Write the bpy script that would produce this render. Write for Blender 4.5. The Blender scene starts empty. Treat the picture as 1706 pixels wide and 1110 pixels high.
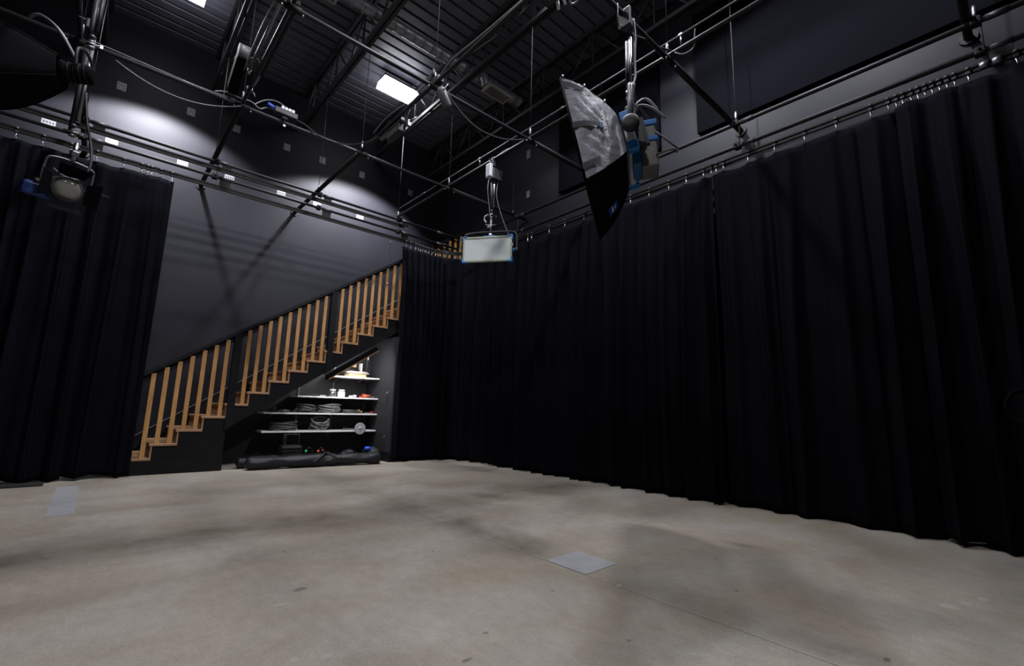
import bpy, bmesh, math, random
from mathutils import Vector, Matrix
R_ = random.Random(7)
SC = bpy.context.scene
COL = SC.collection
PI = math.pi

# ------------------------------------------------------------------ helpers
class MB:
    """collects boxes, tubes, lathes and sheets; build() links them as ONE mesh object"""
    def __init__(s, M=None):
        s.v, s.f, s.sm, s.M = [], [], [], M
        s.segs = []
    def add(s, vs, fs, smooth=False, M=None):
        b = len(s.v)
        for p in vs:
            p = Vector(p)
            if M is not None: p = M @ p
            if s.M is not None: p = s.M @ p
            s.v.append(p)
        for f in fs:
            s.f.append([b + i for i in f]); s.sm.append(smooth)
        return s
    def box(s, c, d, M=None, bev=0.0):
        c = Vector(c); hx, hy, hz = d[0] / 2, d[1] / 2, d[2] / 2
        if bev <= 0:
            vs = [c + Vector((x * hx, y * hy, z * hz)) for x in (-1, 1) for y in (-1, 1) for z in (-1, 1)]
            return s.add(vs, [(0, 1, 3, 2), (4, 6, 7, 5), (0, 4, 5, 1), (2, 3, 7, 6), (0, 2, 6, 4), (1, 5, 7, 3)], False, M)
        bm = bmesh.new(); bmesh.ops.create_cube(bm, size=1)
        for v in bm.verts: v.co = Vector((v.co.x * d[0], v.co.y * d[1], v.co.z * d[2]))
        bmesh.ops.bevel(bm, geom=list(bm.edges), offset=bev, segments=2, affect='EDGES', profile=.5)
        bm.verts.index_update()
        s.add([c + v.co for v in bm.verts], [[v.index for v in f.verts] for f in bm.faces], False, M)
        bm.free(); return s
    def box2(s, lo, hi):
        lo, hi = Vector(lo), Vector(hi)
        return s.box((lo + hi) / 2, hi - lo)
    def prism(s, poly, axis, a, b, M=None):
        """polygon in the two other axes, extruded along axis from a to b"""
        n = len(poly)
        def mk(p, t):
            return {'x': (t, p[0], p[1]), 'y': (p[0], t, p[1]), 'z': (p[0], p[1], t)}[axis]
        vs = [mk(p, a) for p in poly] + [mk(p, b) for p in poly]
        fs = [list(range(n))[::-1], [n + i for i in range(n)]]
        fs += [(i, (i + 1) % n, n + (i + 1) % n, n + i) for i in range(n)]
        return s.add(vs, fs, False, M)
    def tube(s, pts, r, seg=8, closed=False, M=None):
        pts = [Vector(p) for p in pts]; n = len(pts)
        rr = r if isinstance(r, (list, tuple)) else [r] * n
        def tan(i):
            if closed: d = pts[(i + 1) % n] - pts[(i - 1) % n]
            else: d = pts[min(i + 1, n - 1)] - pts[max(i - 1, 0)]
            return d.normalized() if d.length > 1e-9 else Vector((0, 0, 1))
        t0 = tan(0); u = t0.orthogonal().normalized(); vs = []
        for i in range(n):
            t = tan(i)
            u = (u - t * u.dot(t))
            u = u.normalized() if u.length > 1e-6 else t.orthogonal().normalized()
            w = t.cross(u)
            for k in range(seg):
                a = 2 * PI * k / seg
                vs.append(pts[i] + (u * math.cos(a) + w * math.sin(a)) * rr[i])
        fs = []
        for i in range(n if closed else n - 1):
            j = (i + 1) % n
            for k in range(seg):
                m = (k + 1) % seg
                fs.append((i * seg + k, i * seg + m, j * seg + m, j * seg + k))
        s.add(vs, fs, True, M)
        if not closed:
            s.add(vs[:seg], [list(range(seg))[::-1]], False, M)
            s.add(vs[-seg:], [list(range(seg))], False, M)
        return s
    def lathe(s, prof, c=(0, 0, 0), seg=20, M=None, axis='z'):
        """profile of (radius, height)"""
        c = Vector(c); vs = []
        def mk(x, y, h):
            return {'z': (x, y, h), 'x': (h, x, y), 'y': (x, h, y)}[axis]
        for r, h in prof:
            for k in range(seg):
                a = 2 * PI * k / seg
                vs.append(c + Vector(mk(r * math.cos(a), r * math.sin(a), h)))
        fs = []
        for i in range(len(prof) - 1):
            for k in range(seg):
                m = (k + 1) % seg
                fs.append((i * seg + k, i * seg + m, (i + 1) * seg + m, (i + 1) * seg + k))
        s.add(vs, fs, True, M)
        n = len(prof)
        s.add(vs[:seg], [list(range(seg))[::-1]], False, M)
        s.add(vs[(n - 1) * seg:], [list(range(seg))], False, M)
        return s
    def cyl(s, a, b, r, seg=14, M=None):
        return s.tube([a, b], r, seg, False, M)
    def grid(s, rows, smooth=True, closed=False):
        n = len(rows[0]); vs = [p for r in rows for p in r]; fs = []
        for i in range(len(rows) - 1):
            for k in range(n if closed else n - 1):
                m = (k + 1) % n
                fs.append((i * n + k, i * n + m, (i + 1) * n + m, (i + 1) * n + k))
        return s.add(vs, fs, smooth)
    def nxt(s):
        """ends one piece; split() then builds every piece as an object of its own"""
        if s.v: s.segs.append((s.v, s.f, s.sm))
        s.v, s.f, s.sm = [], [], []
        return s
    def split(s, name, mat, parent):
        s.nxt(); out = []
        for v, f, sm in s.segs:
            m_ = MB(); m_.v, m_.f, m_.sm = v, f, sm; out.append(m_.build(name, mat, parent))
        s.segs = []
        return out
    def build(s, name, mat, parent=None, fix=True):
        if parent is not None:
            o0 = Vector(parent.get('_w', (0, 0, 0)))
        else:
            xs = [p.x for p in s.v]; ys = [p.y for p in s.v]; zs = [p.z for p in s.v]
            o0 = Vector(((min(xs) + max(xs)) / 2, (min(ys) + max(ys)) / 2, min(zs)))
        me = bpy.data.meshes.new(name)
        me.from_pydata([p - o0 for p in s.v], [], s.f)
        me.polygons.foreach_set('use_smooth', s.sm)
        if fix:
            bm = bmesh.new(); bm.from_mesh(me)
            bmesh.ops.remove_doubles(bm, verts=bm.verts, dist=1e-5)
            bmesh.ops.recalc_face_normals(bm, faces=bm.faces)
            bm.to_mesh(me); bm.free()
        me.update()
        o = bpy.data.objects.new(name, me); COL.objects.link(o)
        if mat is not None: me.materials.append(mat)
        if parent is not None:
            o.parent = parent; o['_w'] = tuple(o0)
        else:
            o.location = o0; o['_w'] = tuple(o0)
        return o

def thing(name, label, cat, loc=(0, 0, 0), group=None):
    o = bpy.data.objects.new(name, None); COL.objects.link(o)
    o.location = loc; o.empty_display_size = .1; o['_w'] = tuple(loc)
    return tag(o, label, cat, group)
def tag(o, label, cat, group=None, kind=None):
    o['label'] = label; o['category'] = cat
    if group: o['group'] = group
    if kind: o['kind'] = kind
    return o
def struct(o, label=None, cat=None):
    o['kind'] = 'structure'
    if label: o['label'] = label
    if cat: o['category'] = cat
    return o
def dup(root, loc, label, group=None):
    """copy of a thing with copies of its parts and sub-parts"""
    r = root.copy(); COL.objects.link(r); r.location = loc; r['label'] = label; r['_w'] = tuple(loc)
    if group: r['group'] = group
    for ch in list(root.children):
        c = ch.copy(); COL.objects.link(c); c.parent = r
        for g in list(ch.children):
            d = g.copy(); COL.objects.link(d); d.parent = c
    return r
def smooth_path(pts, k=6):
    P = [Vector(p) for p in pts]; out = []
    for i in range(len(P) - 1):
        p0, p1, p2, p3 = P[max(i - 1, 0)], P[i], P[i + 1], P[min(i + 2, len(P) - 1)]
        for j in range(k):
            t = j / k
            out.append(.5 * ((2 * p1) + (p2 - p0) * t + (2 * p0 - 5 * p1 + 4 * p2 - p3) * t * t + (3 * p1 - p0 - 3 * p2 + p3) * t ** 3))
    out.append(P[-1]); return out
def sag(a, b, d, n=14):
    a, b = Vector(a), Vector(b)
    return [a.lerp(b, i / n) - Vector((0, 0, d * 4 * (i / n) * (1 - i / n))) for i in range(n + 1)]
def frame(o, x, y, z):
    return Matrix(((x[0], y[0], z[0], o[0]), (x[1], y[1], z[1], o[1]), (x[2], y[2], z[2], o[2]), (0, 0, 0, 1)))
ORD = ('first second third fourth fifth sixth seventh eighth ninth tenth eleventh twelfth thirteenth fourteenth fifteenth sixteenth '
       'seventeenth eighteenth nineteenth twentieth').split()
ORD += ['twenty-' + w for w in ORD[:9]] + ['thirtieth'] + ['thirty-' + w for w in ORD[:9]] + ['fortieth']

# ------------------------------------------------------------------ materials
def nodes(name):
    m = bpy.data.materials.new(name); m.use_nodes = True
    nt = m.node_tree; b = nt.nodes['Principled BSDF']
    return m, nt, b
def N(nt, t, **kw):
    n = nt.nodes.new(t)
    for k, v in kw.items():
        if k in n.inputs.keys(): n.inputs[k].default_value = v
        else: setattr(n, k, v)
    return n
def mat(name, col, rough=.5, metal=0, var=.12, scale=18, bump=0, bscale=60, spec=.5, stretch=(1, 1, 1), sheen=0):
    m, nt, b = nodes(name); L = nt.links
    tc = N(nt, 'ShaderNodeTexCoord'); mp = N(nt, 'ShaderNodeMapping'); mp.inputs['Scale'].default_value = stretch
    L.new(tc.outputs['Object'], mp.inputs['Vector'])
    nz = N(nt, 'ShaderNodeTexNoise'); nz.inputs['Scale'].default_value = scale; nz.inputs['Detail'].default_value = 5
    L.new(mp.outputs['Vector'], nz.inputs['Vector'])
    cr = N(nt, 'ShaderNodeValToRGB')
    cr.color_ramp.elements[0].position = .3; cr.color_ramp.elements[1].position = .7
    cr.color_ramp.elements[0].color = (*[c * (1 - var) for c in col], 1)
    cr.color_ramp.elements[1].color = (*[min(1, c * (1 + var)) for c in col], 1)
    L.new(nz.outputs['Fac'], cr.inputs['Fac']); L.new(cr.outputs['Color'], b.inputs['Base Color'])
    b.inputs['Roughness'].default_value = rough; b.inputs['Metallic'].default_value = metal
    b.inputs['Specular IOR Level'].default_value = spec
    if sheen: b.inputs['Sheen Weight'].default_value = sheen; b.inputs['Sheen Roughness'].default_value = .5
    if bump:
        n2 = N(nt, 'ShaderNodeTexNoise'); n2.inputs['Scale'].default_value = bscale; n2.inputs['Detail'].default_value = 4
        L.new(mp.outputs['Vector'], n2.inputs['Vector'])
        bp = N(nt, 'ShaderNodeBump'); bp.inputs['Strength'].default_value = bump; bp.inputs['Distance'].default_value = .01
        L.new(n2.outputs['Fac'], bp.inputs['Height']); L.new(bp.outputs['Normal'], b.inputs['Normal'])
    return m
def emit(name, col, st):
    m, nt, b = nodes(name)
    b.inputs['Base Color'].default_value = (.8, .8, .8, 1)
    b.inputs['Emission Color'].default_value = (*col, 1); b.inputs['Emission Strength'].default_value = st
    return m

M = {}
M['black'] = mat('black_paint', (.012, .012, .014), .45, var=.2)
M['steel'] = mat('pipe_black', (.014, .014, .017), .5, 0, var=.2, scale=30, spec=.35)
M['sleeve'] = mat('sleeve_black', (.006, .006, .007), .65, var=.2, spec=.25)
M['track'] = mat('track_black', (.007, .0065, .006), .6, 0, spec=.2)
M['chrome'] = mat('chrome', (.5, .5, .52), .3, 1, var=.05)
M['zinc'] = mat('zinc', (.22, .22, .24), .42, .9, var=.1)
M['duct'] = mat('duct_metal', (.20, .20, .22), .42, .6, var=.15)
M['rod'] = mat('rod_zinc', (.035, .035, .04), .7, 0, spec=.2)
M['cable_g'] = mat('cable_grey', (.13, .13, .145), .5)
M['cable_b'] = mat('cable_black', (.014, .014, .016), .45)
M['rubber'] = mat('rubber', (.008, .008, .009), .65)
M['velvet'] = mat('curtain_velour', (.0031, .0033, .0056), .85, var=.15, scale=40, spec=.05, sheen=.0)
M['nylon'] = mat('black_nylon', (.011, .011, .0145), .5, bump=.6, bscale=16, spec=.3)
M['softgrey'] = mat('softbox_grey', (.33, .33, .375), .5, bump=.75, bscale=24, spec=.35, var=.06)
M['strap'] = mat('strap_dark', (.035, .036, .05), .7)
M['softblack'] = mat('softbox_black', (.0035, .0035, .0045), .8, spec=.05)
M['blue'] = mat('fixture_blue', (.025, .17, .50), .4, var=.05)
M['navy'] = mat('label_blue', (.01, .06, .30), .5, var=.05)
M['silver'] = mat('fixture_silver', (.52, .54, .58), .4, .2, var=.05)
M['heatsink'] = mat('heatsink', (.035, .035, .040), .5, .3)
M['diffuser'] = mat('diffuser_panel', (.48, .51, .51), .6, var=.015, scale=3)
M['diffrim'] = mat('diffuser_rim', (.30, .36, .28), .6, var=.03)
M['white'] = mat('white_paint', (.78, .78, .78), .45, var=.04)
M['plate'] = mat('label_plate', (.14, .14, .155), .5, var=.1)
M['ink'] = mat('ink', (.03, .03, .035), .6)
M['whiteink'] = mat('white_print', (.75, .75, .78), .6)
M['cardboard'] = mat('cardboard', (.60, .42, .24), .8, var=.08)
M['plastic'] = mat('clear_bag', (.62, .62, .64), .25, bump=.8, bscale=14)
M['orange'] = mat('orange_plastic', (.80, .10, .02), .45)
M['yellow'] = mat('yellow_plastic', (.75, .42, .03), .45)
M['red'] = mat('red_plastic', (.55, .03, .03), .45)
M['green'] = mat('green_plastic', (.03, .50, .16), .45)
M['royal'] = mat('blue_cloth', (.02, .07, .65), .6)
M['amber'] = mat('amber_plastic', (.65, .30, .04), .4)
M['lens'] = mat('glass_lens', (.16, .15, .13), .08, 0, spec=.8)
M['grille'] = mat('grille', (.22, .21, .19), .5, var=.06)
M['lamp'] = emit('lamp_lens', (.93, .95, 1), 22)
M['strip'] = emit('strip_lens', (1, .97, .94), 78)

def wood(name, c1, c2, stretch):
    m, nt, b = nodes(name); L = nt.links
    tc = N(nt, 'ShaderNodeTexCoord'); mp = N(nt, 'ShaderNodeMapping'); mp.inputs['Scale'].default_value = stretch
    nz = N(nt, 'ShaderNodeTexNoise'); nz.inputs['Scale'].default_value = 9; nz.inputs['Detail'].default_value = 6; nz.inputs['Distortion'].default_value = 1.2
    cr = N(nt, 'ShaderNodeValToRGB')
    cr.color_ramp.elements[0].position = .32; cr.color_ramp.elements[1].position = .68
    cr.color_ramp.elements[0].color = (*c1, 1); cr.color_ramp.elements[1].color = (*c2, 1)
    L.new(tc.outputs['Object'], mp.inputs['Vector']); L.new(mp.outputs['Vector'], nz.inputs['Vector'])
    L.new(nz.outputs['Fac'], cr.inputs['Fac']); L.new(cr.outputs['Color'], b.inputs['Base Color'])
    b.inputs['Roughness'].default_value = .42
    return m
M['oak'] = wood('oak_baluster', (.33, .155, .048), (.52, .275, .10), (7, 7, .5))
M['tread'] = wood('oak_tread', (.22, .115, .060), (.40, .23, .125), (6, .7, 6))

# concrete
def concrete():
    m, nt, b = nodes('polished_concrete'); L = nt.links
    tc = N(nt, 'ShaderNodeTexCoord')
    def noise(sc, st, det=6, dist=0, rough=.55):
        mp = N(nt, 'ShaderNodeMapping'); mp.inputs['Scale'].default_value = st
        L.new(tc.outputs['Object'], mp.inputs['Vector'])
        n = N(nt, 'ShaderNodeTexNoise'); n.inputs['Scale'].default_value = sc; n.inputs['Detail'].default_value = det
        n.inputs['Distortion'].default_value = dist; n.inputs['Roughness'].default_value = rough
        L.new(mp.outputs['Vector'], n.inputs['Vector']); return n.outputs['Fac']
    def ramp(f, p0, c0, p1, c1):
        r = N(nt, 'ShaderNodeValToRGB'); e = r.color_ramp.elements
        e[0].position = p0; e[1].position = p1; e[0].color = (*c0, 1); e[1].color = (*c1, 1)
        L.new(f, r.inputs['Fac']); return r.outputs['Color']
    def mix(a, c, f, mode='MIX'):
        n = N(nt, 'ShaderNodeMix', data_type='RGBA', blend_type=mode)
        if isinstance(f, float): n.inputs['Factor'].default_value = f
        else: L.new(f, n.inputs['Factor'])
        for k, q in ((6, a), (7, c)):
            if isinstance(q, tuple): n.inputs[k].default_value = (*q, 1)
            else: L.new(q, n.inputs[k])
        return n.outputs[2]
    def mth(op, a, c=None, clamp=False):
        n = N(nt, 'ShaderNodeMath', operation=op); n.use_clamp = clamp
        for k, q in ((0, a), (1, c)):
            if q is None: continue
            if isinstance(q, (int, float)): n.inputs[k].default_value = q
            else: L.new(q, n.inputs[k])
        return n.outputs[0]
    sep = N(nt, 'ShaderNodeSeparateXYZ'); L.new(tc.outputs['Object'], sep.inputs[0]); X, Y = sep.outputs[0], sep.outputs[1]
    base = ramp(noise(.55, (1, 1.3, 1), 5, .6), .3, (.265, .238, .207), .7, (.425, .393, .354))
    warm = ramp(noise(1.3, (.8, 1.2, 1), 6, .8), .40, (.87, .81, .71), .62, (1, 1, 1))
    c = mix(base, warm, .75, 'MULTIPLY')
    grain = ramp(noise(14, (1, .6, 1), 8, .3, .72), .28, (.76, .75, .735), .72, (1.12, 1.12, 1.12))
    c = mix(c, grain, .75, 'MULTIPLY')
    fine = ramp(noise(90, (1, 1, 1), 3), .3, (.74, .74, .74), .7, (1.16, 1.16, 1.16))
    c = mix(c, fine, .6, 'MULTIPLY')
    # soiled bands beside the joints, broken up by noise
    w = noise(1.6, (1, 1, 1), 5, .5)
    wob = mth('MULTIPLY', mth('SUBTRACT', noise(1.1, (1, 1, 1), 3), .5), .9)
    d1 = mth('ABSOLUTE', mth('ADD', mth('SUBTRACT', Y, 4.30), wob))
    s1 = mth('SUBTRACT', 1, mth('DIVIDE', d1, .62), True)
    s1 = mth('MULTIPLY', s1, mth('MULTIPLY', mth('SUBTRACT', w, .28, True), 3.0, True))
    d2 = mth('ABSOLUTE', mth('ADD', mth('SUBTRACT', X, 2.45), wob))
    s2 = mth('SUBTRACT', 1, mth('DIVIDE', d2, .5), True)
    s2 = mth('MULTIPLY', s2, mth('MULTIPLY', mth('SUBTRACT', w, .38, True), 3.2, True))
    near = mth('SUBTRACT', 1, mth('DIVIDE', mth('ABSOLUTE', mth('SUBTRACT', Y, 3.1)), 1.5), True)
    s2 = mth('MULTIPLY', s2, near)
    s = mth('MAXIMUM', s1, mth('MULTIPLY', s2, 1.5), True)
    c = mix(c, (.36, .32, .29), mth('MULTIPLY', s, .85), 'MULTIPLY')
    # sawn joints
    j1 = mth('LESS_THAN', mth('ABSOLUTE', mth('SUBTRACT', X, 2.4)), .0055)
    j2 = mth('LESS_THAN', mth('ABSOLUTE', mth('SUBTRACT', Y, 4.02)), .005)
    j1b = mth('LESS_THAN', mth('ABSOLUTE', mth('SUBTRACT', X, 2.412)), .005)
    c = mix(c, (.12, .105, .09), mth('MULTIPLY', mth('MAXIMUM', j1, j2), mth('ADD', .35, mth('MULTIPLY', w, .6))))
    c = mix(c, (.46, .43, .37), mth('MULTIPLY', j1b, mth('MULTIPLY', mth('SUBTRACT', noise(3, (1, 1, 1), 3), .3, True), 1.6, True)))
    # small chips, drips and scuffs: (x, y, rx, ry, dark?)
    spots = [(.97, 2.76, .045, .03, 0), (.83, 2.62, .05, .02, 1), (.72, 2.05, .02, .025, 1), (.83, 2.0, .03, .02, 1), (1.5, 3.35, .014, .01, 0),
             (2.05, 1.9, .015, .012, 0), (1.45, 1.75, .022, .012, 0), (2.95, 1.9, .13, .07, 2), (3.62, .42, .05, .05, 1), (3.75, .36, .03, .03, 1),
             (3.92, .30, .05, .03, 1), (3.25, .38, .10, .05, 2), (2.62, .52, .03, .015, 0), (2.42, 1.72, .03, .012, 1), (2.52, .62, .03, .02, 1),
             (3.2, 2.0, .015, .012, 1), (3.35, 2.35, .02, .015, 1), (1.1, 3.5, .012, .012, 0), (1.9, 2.9, .012, .02, 0), (2.9, 1.25, .02, .01, 0),
             (3.4, 1.6, .02, .012, 0), (1.25, 1.62, .028, .014, 0), (1.9, 1.3, .018, .009, 0)]
    for x, y, rx, ry, k in spots:
        e = mth('ADD', mth('POWER', mth('DIVIDE', mth('SUBTRACT', X, x), rx), 2), mth('POWER', mth('DIVIDE', mth('SUBTRACT', Y, y), ry), 2))
        f = mth('SUBTRACT', 1.15, mth('ADD', e, mth('MULTIPLY', mth('SUBTRACT', noise(30, (1, 1, 1), 2), .5), 1.6)), True)
        if k == 2: f = mth('MULTIPLY', f, mth('MULTIPLY', mth('SUBTRACT', noise(40, (1, 1, 1), 3), .42, True), 4, True))
        col = [(.09, .08, .07), (.37, .34, .31), (.36, .34, .32)][k]
        c = mix(c, col, mth('MULTIPLY', f, .75))
    L.new(c, b.inputs['Base Color'])
    rg = N(nt, 'ShaderNodeMapRange'); rg.inputs[3].default_value = .42; rg.inputs[4].default_value = .62
    L.new(w, rg.inputs[0]); L.new(rg.outputs[0], b.inputs['Roughness'])
    b.inputs['Specular IOR Level'].default_value = .35
    bp = N(nt, 'ShaderNodeBump'); bp.inputs['Strength'].default_value = .08; bp.inputs['Distance'].default_value = .01
    L.new(noise(40, (1, 1, 1), 5), bp.inputs['Height']); L.new(bp.outputs['Normal'], b.inputs['Normal'])
    return m
M['concrete'] = concrete()

def wallpaint(name, col, axis, pitch, off):
    """dark satin paint on sheets with faint butt joints every pitch metres"""
    m, nt, b = nodes(name); L = nt.links
    tc = N(nt, 'ShaderNodeTexCoord')
    nz = N(nt, 'ShaderNodeTexNoise'); nz.inputs['Scale'].default_value = 1.4; nz.inputs['Detail'].default_value = 5
    L.new(tc.outputs['Object'], nz.inputs['Vector'])
    cr = N(nt, 'ShaderNodeValToRGB'); e = cr.color_ramp.elements
    e[0].position = .3; e[1].position = .7
    e[0].color = (*[q * .88 for q in col], 1); e[1].color = (*[q * 1.1 for q in col], 1)
    L.new(nz.outputs['Fac'], cr.inputs['Fac'])
    sep = N(nt, 'ShaderNodeSeparateXYZ'); L.new(tc.outputs['Object'], sep.inputs[0])
    a = N(nt, 'ShaderNodeMath', operation='ADD'); a.inputs[1].default_value = off; L.new(sep.outputs[axis], a.inputs[0])
    md = N(nt, 'ShaderNodeMath', operation='PINGPONG'); md.inputs[1].default_value = pitch / 2; L.new(a.outputs[0], md.inputs[0])
    lt = N(nt, 'ShaderNodeMath', operation='LESS_THAN'); lt.inputs[1].default_value = .006; L.new(md.outputs[0], lt.inputs[0])
    sc = N(nt, 'ShaderNodeMath', operation='MULTIPLY'); sc.inputs[1].default_value = .35; L.new(lt.outputs[0], sc.inputs[0])
    mx = N(nt, 'ShaderNodeMix', data_type='RGBA'); L.new(sc.outputs[0], mx.inputs['Factor']); L.new(cr.outputs['Color'], mx.inputs[6])
    mx.inputs[7].default_value = (*[q * .3 for q in col], 1)
    L.new(mx.outputs[2], b.inputs['Base Color'])
    b.inputs['Roughness'].default_value = .5; b.inputs['Specular IOR Level'].default_value = .1
    n2 = N(nt, 'ShaderNodeTexNoise'); n2.inputs['Scale'].default_value = 70; L.new(tc.outputs['Object'], n2.inputs['Vector'])
    bp = N(nt, 'ShaderNodeBump'); bp.inputs['Strength'].default_value = .12; bp.inputs['Distance'].default_value = .005
    L.new(n2.outputs['Fac'], bp.inputs['Height']); L.new(bp.outputs['Normal'], b.inputs['Normal'])
    return m
WALLC = (.0118, .0116, .0155)
M['wall_b'] = wallpaint('wall_paint_back', WALLC, 0, 2.44, 1.3)
M['wall_r'] = wallpaint('wall_paint_right', WALLC, 1, 2.44, .1)
M['wall_k'] = mat('wall_black', (.010, .010, .012), .55)
M['stairblack'] = mat('stair_black', (.0045, .0045, .006), .55, var=.1, spec=.2)
M['niche'] = mat('niche_paint', (.030, .030, .034), .55, var=.08, spec=.15)
M['deckm'] = mat('deck_paint', (.075, .075, .095), .5, var=.15, scale=4)
M['joist'] = mat('joist_paint', (.018, .018, .022), .55, var=.15)
M['panel'] = mat('panel_cloth', (.0028, .0029, .0042), .95, var=.1, scale=60, spec=.02)
M['patch'] = mat('floor_patch', (.30, .30, .315), .5, var=.10, scale=6)

# ------------------------------------------------------------------ the room
XL, XR, YF, YB, ZC = -4.2, 5.72, -4.2, 9.15, 7.12
fl = MB().box2((XL, YF, -.1), (XR, YB, 0)).build('floor', M['concrete']); fl.location = (0, 0, 0)
for v in fl.data.vertices: v.co += Vector(((XL + XR) / 2, (YF + YB) / 2, -.1))
struct(fl)
struct(MB().box2((XL - .15, YB, 0), (XR + .15, YB + .15, ZC)).build('wall_back', M['wall_b']))
struct(MB().box2((XR, YF, 0), (XR + .15, YB, ZC)).build('wall_right', M['wall_r']))
struct(MB().box2((XL - .15, YF, 0), (XL, YB, ZC)).build('wall_left', M['wall_k']))
struct(MB().box2((XL - .15, YF - .15, 0), (XR + .15, YF, ZC)).build('wall_front', M['wall_k']))
# corrugated roof deck, flutes along x
mb = MB(); y = YF - .1; prof = []
P_ = .205
while y < YB + .1:
    prof += [(y, ZC), (y + .148, ZC), (y + .158, ZC + .04), (y + .195, ZC + .04)]
    y += P_
top = [(p[0], p[1] + .02) for p in prof]
n = len(prof)
vs = [(XL - .1, a, b) for a, b in prof] + [(XR + .1, a, b) for a, b in prof]
mb.add(vs, [(i, i + 1, n + i + 1, n + i) for i in range(n - 1)])
mb.box2((XL - .15, YF - .15, ZC + .06), (XR + .15, YB + .15, ZC + .16))
struct(mb.build('ceiling', M['deckm'], fix=False))
# corner trim
struct(MB().box2((XR - .035, YB - .035, 4.3), (XR - .002, YB - .002, ZC)).build('trim_1', M['sleeve']))

# ------------------------------------------------------------------ roof joists, duct, diffusers
def joist(x, label):
    t = thing('roof_joist', label, 'joist', (x, YF, 6.36), 'open web joists under the roof deck')
    MB().box2((x - .055, YF, 7.045), (x - .012, YB, 7.115)).box2((x + .012, YF, 7.045), (x + .055, YB, 7.115)).build('top_chord', M['joist'], t)
    MB().box2((x - .055, YF, 6.36), (x - .012, YB, 6.42)).box2((x + .012, YF, 6.36), (x + .055, YB, 6.42)).build('bottom_chord', M['joist'], t)
    w = MB(); y = YF + .1; k = 0
    while y < YB - .5:
        a, b = (6.39, 7.08) if k % 2 == 0 else (7.08, 6.39)
        w.cyl((x, y, a), (x, y + .55, b), .014, 6); y += .55; k += 1
    k = 0; y = YF + .65
    while y < YB - .1:
        w.box2((x - .012, y - .012, 6.39), (x + .012, y + .012, 7.08)); y += 1.1
    w.build('web', M['joist'], t)
    return t
for x, l in ((-2.1, 'dark steel roof joist farthest to the left under the deck'), (-.6, 'dark steel roof joist over the left curtain'),
             (.9, 'dark steel roof joist running just right of the lamp at the top edge'), (2.4, 'dark steel roof joist left of the bright hanging lamp'),
             (3.95, 'dark steel roof joist between the bright lamp and the ceiling air grille'), (5.28, 'dark steel roof joist close along the right wall')):
    joist(x, l)
t = thing('spiral_duct', 'thin spiral-wound metal air duct threading through the roof joists', 'duct', (2, 5.84, 6.57))
mb = MB(); x = XL + .3; pr = []
while x < 5.15:
    pr += [(.088, x), (.088, x + .13), (.094, x + .138), (.094, x + .15), (.088, x + .158)]; x += .16
mb.lathe(pr, (0, 5.84, 6.66), 18, axis='x'); mb.build('duct_body', M['duct'], t)
MB().tube(smooth_path([(4.26, 5.84, 6.66), (4.26, 5.70, 6.60), (4.28, 5.66, 6.50), (4.30, 5.66, 6.40)]), .075, 14).build('elbow', M['duct'], t)
def diffuser(x0, x1, y0, y1, z, label):
    t = thing('air_diffuser', label, 'vent', ((x0 + x1) / 2, (y0 + y1) / 2, z), 'ceiling air grilles')
    f = MB(); b = .035
    f.box2((x0, y0, z), (x1, y0 + b, z + .03)).box2((x0, y1 - b, z), (x1, y1, z + .03)).box2((x0, y0 + b, z), (x0 + b, y1 - b, z + .03)).box2((x1 - b, y0 + b, z), (x1, y1 - b, z + .03))
    f.build('frame', M['white'] if False else mat('diffuser_frame', (.30, .29, .27), .5), t)
    g = MB(); n = 14
    for i in range(n):
        x = x0 + b + (x1 - x0 - 2 * b) * (i + .5) / n
        g.box((x, (y0 + y1) / 2, z + .012), (.012, y1 - y0 - 2 * b, .018))
    g.box2((x0 + b, (y0 + y1) / 2 - .004, z + .002), (x1 - b, (y0 + y1) / 2 + .004, z + .02))
    g.build('louvre', M['grille'], t)
    MB().box2((x0 + .02, y0 + .02, z + .03), (x1 - .02, y1 - .02, z + .11)).build('plenum_box', M['duct'], t)
diffuser(4.23, 4.71, 5.45, 5.70, 6.29, 'pale louvred air grille under the duct right of the bright lamp')
diffuser(1.30, 1.74, 5.45, 5.72, 6.29, 'pale louvred air grille cut by the top edge of the photo')

# ------------------------------------------------------------------ high bay lamps
LZ = 6.85
def lamp(x, y, label, main=None):
    z = LZ
    if main is None:
        t = thing('high_bay_light', label, 'ceiling light', (x, y, z), 'high bay ceiling lights')
        h = MB()
        h.prism([(y - .135, z + .061), (y + .135, z + .061), (y + .10, z + .13), (y - .10, z + .13)], 'x', x - .32, x + .32)
        h.build('housing', M['heatsink'], t)
        MB().prism([(y - .14, z + .06), (y + .14, z + .06), (y + .20, z - .03), (y - .20, z - .03)], 'x', x - .33, x + .33).build('lens', M['lamp'], t)
        MB().cyl((x - .25, y, z + .12), (x - .25, y, ZC), .006, 6).nxt().cyl((x + .25, y, z + .12), (x + .25, y, ZC), .006, 6).split('hanger', M['rod'], t)
        return t
    return dup(main, (x, y, z), label)
L0 = lamp(3.51, 7.36, 'glowing high bay lamp hanging left of the ceiling air grille')
lamp(.15, 7.50, 'glowing high bay lamp cut off by the top edge of the photo', L0)
lamps = [(3.51, 7.36), (.15, 7.50)]
for i, (x, y) in enumerate([(.15, 4.1), (3.17, 3.1), (.15, 1.2), (3.9, 1.0)]):
    lamp(x, y, 'high bay lamp above the frame, %s counting from the left rear' % ORD[i], L0); lamps.append((x, y))
WASH = 1.4
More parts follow.
